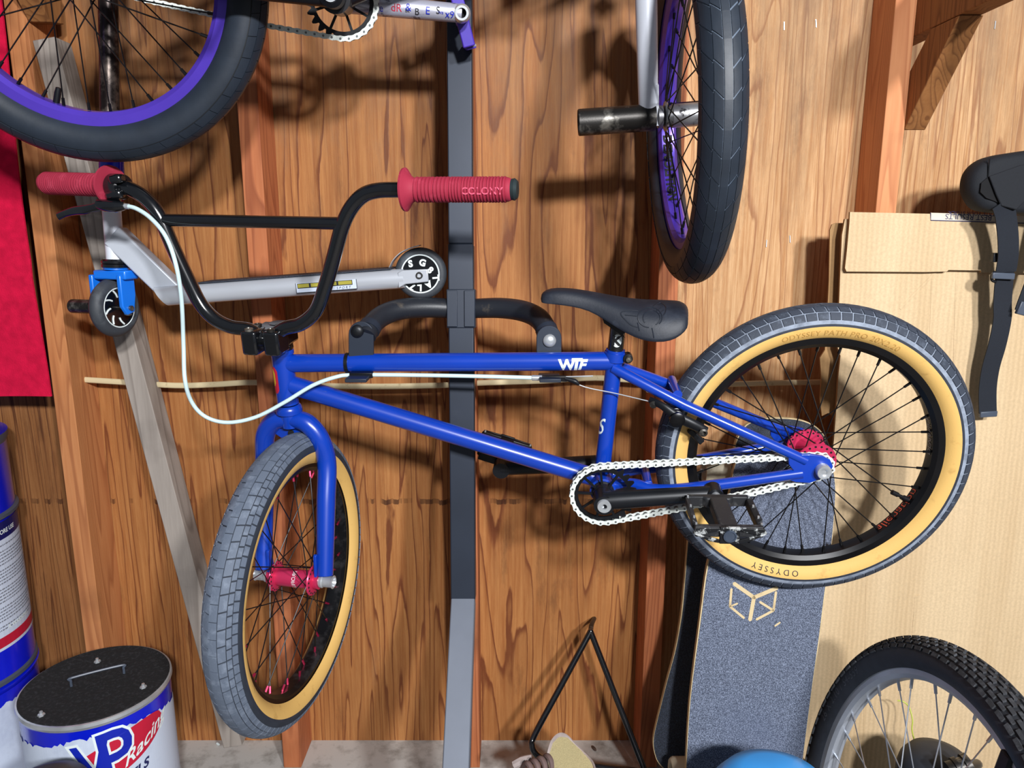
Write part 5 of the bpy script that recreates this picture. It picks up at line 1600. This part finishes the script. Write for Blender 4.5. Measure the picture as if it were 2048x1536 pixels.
def vp_pail():
    cx, cy, r, zt = -0.768, 1.245, 0.124, 0.388
    T = empty('fuel_pail', (cx, cy, 0), label='blue and white fuel pail with a black felt lid and wire handle', cat='pail', group='fuel pails')
    MB().lathe([(0, 0.0), (r - 0.006, 0.0), (r, 0.004), (r, zt - 0.016), (r + 0.001, zt - 0.012), (r + 0.004, zt - 0.006), (r + 0.003, zt), (r - 0.002, zt + 0.001), (r - 0.004, zt - 0.004)], (cx, cy, 0), (0, 0, 1), 64, mis=[0] * 4 + [1] * 4).build('pail_body', [PAILB, STEEL], T, smooth=30)
    lid = MB()
    pr = [(0.0, zt - 0.002)] + [(r * k / 12, zt - 0.002 + 0.004 * (k / 12) ** 2 + 0.0015 * math.sin(k * 2.1)) for k in range(1, 12)] + [(r - 0.001, zt + 0.0025), (r + 0.001, zt - 0.001)]
    lid.lathe(pr, (cx, cy, 0), (0, 0, 1), 64)
    L = lid.build('lid', FELT, T, smooth=60)
    def lp(px, py):
        return on_plane(px, py, V((0, 0, zt)), V((0, 0, 1)))
    a, b = lp(143, 1372), lp(248, 1345)
    u = V((0, 0, 1))
    MB().tube(crom([a - u * 0.002, a + u * 0.010, a + (b - a) * 0.04 + u * 0.016, b - (b - a) * 0.04 + u * 0.016, b + u * 0.010, b - u * 0.002], 5), 0.0024, 8).build('wire_handle', BUCK, T)
    for px, py in ((195, 1325), (287, 1376), (83, 1432)):
        c = lp(px, py)
        MB().lathe([(0.0062, 0.001), (0.0058, 0.004), (0.003, 0.005), (0.0028, 0.009), (0, 0.009)], c, u, 6).build('lid_screw', STEEL, L)
    rr = r + 0.0006
    rnd = random.Random(3)
    jag = [rnd.uniform(-0.004, 0.004) for _ in range(400)]
    def edge(t):
        i = int((t + 10) * 24) % 400
        base = 0.040 + 0.012 * math.sin(t * 2.0 + 0.4)
        return zt - base + jag[i]
    patch(cx, cy, rr, -math.pi, math.pi, 0.02, edge, 150).build('torn_label', PAILW, T, smooth=60, recalc=False)
    # badge: red oval, blue VP with white outline, script
    ow = wrap(cx, cy, rr + 0.0004, 236, 1512)
    lg_ = MB()
    for i in range(24):
        x0, x1 = -0.092 + 0.184 * i / 24, -0.092 + 0.184 * (i + 1) / 24
        e0, e1_ = [0.036 * math.sqrt(max(0.0, 1 - (x / 0.092) ** 2)) for x in (x0, x1)]
        lg_.add([ow(x0, -e0, 0.30), ow(x1, -e1_, 0.30), ow(x1, e1_, 0.30), ow(x0, e0, 0.30)], [(0, 1, 2, 3)])
    lg_.build('label_print', PRINTR, T, smooth=0, recalc=False)
    for (ch, px, py, k, dy) in (('V', 150, 1500, 0.118, -0.078), ('P', 196, 1500, 0.150, -0.077)):
        for bold, mt, dr in ((0.0062, PRINTW, 0.0010), (0.0014, PRINTB, 0.0016)):
            f = wrap(cx, cy, rr + dr, px, py)
            print_text('lettering', ch, k, lambda x, y, w, f=f, dy=dy: f(x * 0.80, y + dy, 0.10), mt, T, -0.12, bold)
    f = wrap(cx, cy, rr + 0.0022, 248, 1534)
    print_text('lettering', 'Racing', 0.034, lambda x, y, w: f(x * 1.0, y - 0.004, 0.55), PRINTW, T, 0.35, 0.0005)
    f2 = wrap(cx, cy, rr + 0.0012, 262, 1548)
    print_text('lettering', 'FUELS', 0.024, lambda x, y, w: f2(x - 0.030, y - 0.012, 0.30), NAVY, T, 0.2, 0.0008)
vp_pail()
def side_pails():
    cx, cy, r = -1.121, 1.350, 0.148
    zb = 0.343
    T = empty('fuel_pail', (cx, cy, 0), label='lower blue and white pail beneath the tall blue pail', cat='pail', group='fuel pails')
    MB().lathe([(0, 0), (r - 0.008, 0), (r - 0.002, 0.004), (r - 0.002, zb - 0.014), (r + 0.001, zb - 0.010), (r + 0.002, zb - 0.003), (r - 0.002, zb - 0.001), (0, zb - 0.002)], (cx, cy, 0), (0, 0, 1), 60).build('pail_body', PAILB, T, smooth=30)
    rnd = random.Random(5)
    jag = [rnd.uniform(-0.005, 0.005) for _ in range(400)]
    patch(cx, cy, r - 0.0014, -math.pi, math.pi, 0.02, lambda t: zb - 0.058 + 0.02 * math.sin(t * 1.5 + 2.2) + jag[int((t + 10) * 24) % 400], 150).build('torn_label', PAILW, T, smooth=60, recalc=False)
    T = empty('fuel_pail', (cx, cy, zb), label='tall blue pail with a white printed label at the picture edge', cat='pail', group='fuel pails')
    z1 = 0.826
    zr = 0.672
    MB().lathe([(0, zb), (r - 0.004, zb), (r + 0.001, zb + 0.003), (r + 0.001, zb + 0.010), (r - 0.002, zb + 0.014), (r - 0.002, zr - 0.006), (r + 0.004, zr - 0.003), (r + 0.004, zr + 0.003), (r - 0.002, zr + 0.006), (r - 0.002, z1 - 0.02), (r + 0.002, z1 - 0.012), (r + 0.002, z1), (0, z1)], (cx, cy, 0), (0, 0, 1), 60, mis=[0, 1, 1, 1, 0, 1, 1, 1, 0, 1, 1, 0]).build('pail_body', [PAILB, BUCK], T, smooth=30)
    rr = r - 0.0012
    ztop, zlow = zr - 0.010, P(50, 1270, cy - 0.1).z
    zlow = cyl_hit(52, 1268, cx, cy, r)[1]
    patch(cx, cy, rr, -math.pi, math.pi, zlow, ztop - 0.034, 80).build('label', PAILW, T, smooth=60, recalc=False)
    patch(cx, cy, rr, -math.pi, math.pi, ztop - 0.034, ztop, 80).build('label_band', PAILD, T, smooth=60, recalc=False)
    patch(cx, cy, rr + 0.0003, -math.pi, math.pi, zlow + 0.006, zlow + 0.026, 80).build('label_band', PRINTR, T, smooth=60, recalc=False)
    a_e = cyl_hit(50, 1200, cx, cy, r)[0]
    pr = MB()
    z = ztop - 0.046
    k = 0
    while z > zlow + 0.034:
        a0 = a_e - 0.75
        a1 = a_e + 0.28 - 0.16 * rnd.random()
        t = a0
        while t < a1:
            w = rnd.uniform(0.012, 0.05)
            sub = patch(cx, cy, rr + 0.0004, t, min(a1, t + w), z, z + 0.0024, 3)
            pr.add(sub.v, sub.f)
            t += w + 0.010
        z -= 0.0062 if k % 5 else 0.0115
        k += 1
    pr.build('small_print', PRINTG, T, smooth=0, recalc=False, kind='stuff')
    f = wrap(cx, cy, rr + 0.0005, 8, 1062)
    print_text('lettering', 'BEFORE USE', 0.012, lambda x, y, w: f(x - 0.03, y - 0.004), PRINTW, T, 0, 0.0003)
    g = wrap(cx, cy, rr + 0.0008, 25, 1252)
    print_text('lettering', 'A WARNING', 0.011, lambda x, y, w: g(x - 0.01, y), PRINTW, T, 0, 0.0004)
side_pails()
T = empty('canister', (-0.72, 1.0, 0), label='dark grey round-topped canister before the felt-lidded pail', cat='canister')
MB().lathe([(0, 0), (0.072, 0), (0.076, 0.004), (0.076, 0.325), (0.073, 0.350), (0.062, 0.370), (0.040, 0.382), (0.015, 0.387), (0, 0.3875)], (-0.72, 1.0, 0), (0, 0, 1), 44).build('canister_shell', DARKG, T, smooth=50)
MB().lathe([(0.0755, 0.312), (0.0775, 0.313), (0.0775, 0.317), (0.0755, 0.318)], (-0.72, 1.0, 0), (0, 0, 1), 44).build('seam_ring', BUCK, T)
bx = P(1552, 1500, 1.0)
def blue_bin():
    c = P(1546, 1502, 0.985)
    T = empty('storage_bin', (c.x, 0.985, 0), label='light blue plastic bin with a curved lid and dark slot', cat='bin')
    h = c.z - 0.031
    M = Matrix.Diagonal((0.82, 0.7, 1.0, 1.0))
    M.translation = V((c.x + 0.004, 0.985, 0))
    MB().lathe([(0, 0), (0.095, 0), (0.100, 0.006), (0.112, h - 0.075), (0.112, h - 0.062)], (0, 0, 0), (0, 0, 1), 56).build('bin_body', BINB, T, M=M, smooth=40)
    MB().lathe([(0.112, h - 0.062), (0.116, h - 0.060), (0.116, h - 0.050), (0.110, h - 0.034), (0.090, h - 0.014), (0.055, h - 0.003), (0.0, h)], (0, 0, 0), (0, 0, 1), 56).build('bin_lid', BINB, T, M=M, smooth=50)
    MB().lathe([(0.1165, h - 0.061), (0.1185, h - 0.059), (0.1185, h - 0.054), (0.1165, h - 0.052)], (0, 0, 0), (0, 0, 1), 56).build('lid_rim', simple('pale_blue_rim', (130, 200, 245), 0.35), T, M=M)
    a = P(1508, 1536, 0.90)
    MB().ball((c.x - 0.030, 0.985 - 0.056, h - 0.024), (0.030, 0.010, 0.010), 16).build('lid_slot', DARKHOLE, T)
blue_bin()
def black_can():
    c = P(1878, 1499, 1.16)
    T = empty('canister', (c.x, 1.16, 0), label='black round-topped canister behind the silver spokes', cat='canister')
    h = c.z
    MB().lathe([(0, 0), (0.062, 0), (0.064, 0.004), (0.064, h - 0.05), (0.060, h - 0.03), (0.048, h - 0.012), (0.025, h - 0.002), (0, h)], (c.x, 1.16, 0), (0, 0, 1), 40).build('canister_shell', simple('black_rubbery_plastic', (40, 44, 52), 0.6), T, smooth=50)
    o = P(1932, 1530, 1.09)
    MB().lathe([(0, -0.03), (0.014, -0.03), (0.014, -0.02), (0.017, -0.019), (0.017, -0.012), (0.014, -0.011), (0.014, -0.004), (0.018, -0.003), (0.018, 0.006), (0.012, 0.008), (0, 0.008)], o, V((0.9, 0, 0.35)), 20).build('ribbed_cap', STEELD, T, smooth=30)
    MB().tube([o, V((c.x + 0.05, 1.13, o.z - 0.03))], 0.008, 10).build('cap_arm', STEELD, T)
black_can()

# ---------------------------------------------------------------- mountain bike wheel in the corner
def mtb():
    n = nrm(-89.3, 11.0)
    C = V((0.560, 0.891, 0.319)) - n * 0.013
    FWm = Frame(C, n)
    T = empty('bicycle_wheel', (C.x, C.y, 0), label='knobby black tyred wheel with a silver rim before the cardboard', cat='wheel')
    rows = []
    for i, (a, b) in enumerate(((-74, -62), (-56, -46), (-42, -32), (-28, -18), (-14, -5), (5, 14), (18, 28), (32, 42), (46, 56), (62, 74))):
        rows.append((a, b, 96, 0.5 * (i % 2), 0.0, 0.42 if i not in (0, 9) else 0.30))
    tyre(FWm, T, 0.3275, 0.0262, rows, MTBT, simple('mtb_carcass', (38, 40, 45), 0.65, 0, 0.15, 40, 0.1), simple('mtb_sidewall', (42, 46, 54), 0.6, 0, 0.15, 60, 0.15), 80, None, 0.0030, bead=0.281, bead_w=0.013)
    rim(FWm, T, simple('silver_rim', (192, 196, 204), 0.35, 0.4, 0.12, 16), R=0.284, hw=0.0145, depth=0.020, inner_m=simple('silver_rim_bed', (190, 196, 206), 0.35, 0.4, 0.12, 10))
    spokes(FWm, T, SPKS, SPKS, 0.263, 0.022, 0.032, rot=0.03, r=0.001, nip=0.014)
    hub(FWm, T, STEEL, STEELD, 0.012, 0.026, 0.032, 0.05, 0.07, 0.006)
    rc = 0.3275 - 0.0262 - 0.003
    pr = FWm.px(1683, 1385, 0.02)
    u, v = FWm.uv(pr)
    th0 = math.atan2(v, u)
    def fn(x, y, w):
        ph = math.radians(112) - y / 0.0262
        th = th0 - (x - w / 2) / 0.305
        return FWm.pt((rc + 0.0267 * math.cos(ph)) * math.cos(th), (rc + 0.0267 * math.cos(ph)) * math.sin(th), 0.0267 * math.sin(ph))
    print_text('lettering', '26 X 2.10 / 54-559', 0.017, fn, simple('raised_rubber_letters', (74, 78, 86), 0.6), T, 0, 0, 1.15)
    bpd = FWm.px(2012, 1530, 0.012)
    MB().obox(bpd, FWm.e2 * 0.016, n * 0.006, FWm.e1 * 0.010).build('brake_pad', BLACKM, T, bevel=0.003)
mtb()

# ---------------------------------------------------------------- black belt with a hanging strap
def belt():
    Yb = 1.338
    T = empty('padded_belt', P(2000, 430, Yb), label='black padded belt with a dangling webbing strap over the cardboard', cat='belt')
    out = [(1925, 385), (1925, 362), (1932, 343), (1948, 326), (1972, 314), (2010, 307), (2060, 300), (2140, 292), (2240, 290), (2240, 436), (2100, 438), (2040, 430), (1990, 427), (1952, 421), (1936, 408)]
    pts = crom([P(x, y, Yb) for x, y in out], 4, closed=True)
    cen = P(2060, 370, Yb)
    rings = []
    for k, y in ((0.80, -0.030), (0.93, -0.027), (0.985, -0.018), (1.0, -0.004), (0.985, 0.010), (0.93, 0.020), (0.80, 0.023)):
        rings.append([cen + (p - cen) * k + V((0, y, 0)) for p in pts])
    MB().loft(rings).build('pad', PAD, T, smooth=70)
    MB().prism([P(x, y, Yb - 0.0315) for x, y in ((1977, 353), (1962, 366), (1960, 384), (1972, 396), (1988, 402), (1996, 406), (1986, 380))], V((0, -0.0012, 0))).build('pad_opening', DARKHOLE, T, smooth=0)
    flapq = [(1976, 353), (1990, 390), (2000, 412), (2030, 420), (2048, 402), (2060, 380), (2120, 360), (2120, 320), (2040, 330)]
    MB().prism([P(x, y, Yb - 0.034) for x, y in flapq], V((0, -0.004, 0))).build('pad_flap', PAD, T, bevel=0.0015)
    MB().tube([P(1979, 318, Yb - 0.031), P(1976, 353, Yb - 0.031)], 0.0010, 6).build('seam', BLACKA, T)
    def ribbon(name, line, w, y, m, wob=0.0018):
        c = crom([P(px, py, y(i)) for i, (px, py) in enumerate(line)], 6)
        rings = []
        for i, p in enumerate(c):
            d = (c[min(len(c) - 1, i + 1)] - c[max(0, i - 1)]).normalized()
            s = V((0, 1, 0)).cross(d)
            s = (s if s.x > 0 else -s).normalized()
            k = V((0, wob * math.sin(i * 0.23), 0))
            rings.append([p - s * w / 2 + k, p + s * w / 2 + k, p + s * w / 2 + k + V((0, 0.0022, 0)), p - s * w / 2 + k + V((0, 0.0022, 0))])
        return MB().loft(rings).build(name, m, T, smooth=40)
    ribbon('strap', [(2004, 405), (2013, 430), (2017, 470), (2016, 510), (2011, 545)], 0.0355, lambda i: 1.300 + i * 0.006, WEB)
    ribbon('strap', [(2011, 540), (2009, 575), (2006, 610), (2004, 640), (1994, 690), (1983, 735), (1977, 780), (1976, 825)], 0.0320, lambda i: 1.324 + i * 0.0022, WEB)
    b0 = P(2006, 552, 1.320)
    MB().obox(b0, V((0.0195, 0, -0.0008)), V((0, 0.003, 0)), V((0, 0, 0.0055))).build('buckle', BUCK, T, bevel=0.0015)
    MB().tube(crom([P(1990, 542, 1.323), P(1984, 550, 1.325), P(1984, 560, 1.325), P(1992, 564, 1.325)], 4), 0.0026, 8).build('buckle_loop', BLACKM, T)
    MB().obox(P(1990, 515, 1.328), V((0.005, 0, 0)), V((0, 0.004, 0)), V((0, 0, 0.008))).build('strap_keeper', BLACKM, T, bevel=0.001)
    MB().obox(P(1976, 828, 1.340), V((0.0155, 0, 0.001)), V((0, 0.0035, 0)), V((0, 0, 0.0055))).build('strap_end_clip', BUCK, T, bevel=0.0015)
    ribbon('strap', [(2110, 420), (2090, 500), (2070, 560), (2050, 610), (2046, 622)], 0.030, lambda i: 1.315, WEB)
    MB().obox(P(2049, 618, 1.314), V((0.012, 0, -0.003)), V((0, 0.004, 0)), V((0.003, 0, 0.011))).build('strap_end_clip', BUCK, T, bevel=0.0015)
belt()

# ---------------------------------------------------------------- wire stand, boot, stem of wire
def wire_stand():
    T = empty('wire_stand', P(1180, 1535, 1.34), label='black wire triangle leaning on the plywood behind the boot', cat='stand')
    top = P(1181, 1263, 1.445)
    L = [top, P(1124, 1368, 1.402), P(1070, 1468, 1.362), P(1064, 1490, 1.350), P(1072, 1508, 1.338), P(1092, 1522, 1.33)]
    R = [top, P(1232, 1395, 1.40), P(1286, 1532, 1.345), P(1292, 1560, 1.33)]
    MB().tube([L[0], L[1]] + crom(L[1:], 5)[1:], 0.0064, 10).build('leg', BLACKP, T)
    MB().tube(R, 0.0064, 10).build('leg', BLACKP, T)
    MB().tube([P(1092, 1522, 1.33), P(1200, 1531, 1.30), P(1300, 1545, 1.28)], 0.0062, 10, flat=(V((0, 1, 0)), 0.6)).build('base_bar', BLACKP, T)
    MB().tube(crom([top + V((0, 0, -0.004)), P(1183, 1250, 1.475), P(1189, 1237, 1.513)], 4), [0.0056, 0.0052, 0.0045], 10).build('hook_tip', STEELD, T)
    MB().ball(top, 0.0066, 12).build('apex_joint', BLACKP, T)
wire_stand()
def boot():
    c = P(1110, 1530, 1.27)
    T = empty('boot', (c.x, 1.27, 0), label='worn brown boot with a beige lined collar below the wire stand', cat='boot')
    zt = P(1120, 1472, 1.30).z
    cx = c.x
    ringpx = [(1098, 1500), (1104, 1484), (1114, 1473), (1125, 1470), (1137, 1476), (1150, 1490), (1164, 1503), (1178, 1516), (1188, 1532), (1190, 1552), (1172, 1562), (1140, 1560), (1112, 1556), (1097, 1540), (1094, 1520)]
    Yr = [1.262, 1.275, 1.295, 1.308, 1.315, 1.31, 1.30, 1.285, 1.265, 1.235, 1.215, 1.21, 1.22, 1.235, 1.25]
    top = crom([P(x, y, yy) for (x, y), yy in zip(ringpx, Yr)], 3, closed=True)
    cen = sum(top, V()) / len(top)
    rings = []
    for k, z in ((1.02, None), (1.05, 0.72), (1.10, 0.45), (1.18, 0.20), (1.16, 0.06), (1.12, 0.012)):
        r = []
        for p in top:
            q = cen + (p - cen) * k
            if z is not None:
                q.z = p.z * z if z > 0.3 else zt * z * 0.9
                toe = max(0, (cen.x - q.x)) * (1.2 - z)
                q.x -= toe * 1.3
            r.append(q)
        rings.append(r)
    MB().loft(rings[::-1], cap=False).build('upper', BOOTB, T, smooth=60)
    MB().loft([[cen + (p - cen) * k + V((0, 0, dz)) for p in top] for k, dz in ((1.03, -0.014), (1.06, -0.002), (1.03, 0.004), (0.96, 0.004), (0.90, -0.003))], cap=False).build('collar', BOOTG, T, smooth=60)
    MB().loft([[cen + (p - cen) * k + V((0, 0, dz)) for p in top] for k, dz in ((0.97, 0.001), (0.90, -0.02), (0.86, -0.06), (0.84, -0.12))], cap=True).build('lining', BOOTL, T, smooth=60)
    MB().loft([[V((p.x, p.y, z)) for p in [cen + (q - cen) * k for q in rings[4]]] for k, z in ((0.96, 0.0), (1.03, 0.002), (1.03, 0.022), (0.98, 0.024))]).build('sole', BLACKM, T, smooth=40)
    for i in range(4):
        x = 1092 - i * 13
        MB().tube(crom([P(x - 8, 1518 + i * 5, 1.255), P(x + 2, 1512 + i * 5, 1.236), P(x + 10, 1522 + i * 6, 1.222), P(x + 12, 1540 + i * 6, 1.216)], 4), [0.004, 0.0055, 0.0055, 0.004], 8).build('lace', simple('grey_brown_lace', (120, 98, 94), 0.8), T)
    MB().tube(crom([P(1064, 1515, 1.262), P(1044, 1522, 1.262), P(1028, 1530, 1.262)], 3), [0.006, 0.009, 0.008], 8).build('tongue_edge', BOOTG, T)
boot()
MB().tube(crom([P(1795, 1401, 1.30), P(1808, 1404, 1.295), P(1819, 1416, 1.29), P(1825, 1440, 1.28), P(1824, 1460, 1.275), P(1830, 1485, 1.27), P(1840, 1516, 1.26), P(1850, 1560, 1.26), P(1856, 1600, 1.262), P(1862, 1680, 1.264), P(1866, 1728, 1.266)], 4), 0.0014, 6).build('thin_wire', YGREEN, label='thin yellow-green wire curling up behind the silver spokes', cat='wire')

for px, py, rx, rz, nm, lab in ((1188, 1499, 0.006, 25, BOOTB, 'dark brown wood chip lying on the dusty sill'), (436, 1490, 0.004, 60, PRINTW, 'small white pebble on the sill beside the front tyre')):
    c = P(px, py, 1.49)
    c.z = 0.0605
    c = on_plane(px, py, c, V((0, 0, 1)))
    a = math.radians(rz)
    ch = []
    for i, (k, z) in enumerate(((0.55, 0.0), (1.0, 0.0018), (0.92, 0.0045), (0.5, 0.0062))):
        ch.append([c + V((math.cos(a) * math.cos(t) * rx * 0.6 * k - math.sin(a) * math.sin(t) * rx * 1.5 * k, math.sin(a) * math.cos(t) * rx * 0.6 * k + math.cos(a) * math.sin(t) * rx * 1.5 * k, z)) for t in [2 * math.pi * j / 9 + 0.2 * (j % 2) for j in range(9)]])
    MB().loft(ch).build('wood_chip' if rz == 25 else 'pebble', nm, label=lab, cat='wood chip' if rz == 25 else 'pebble')
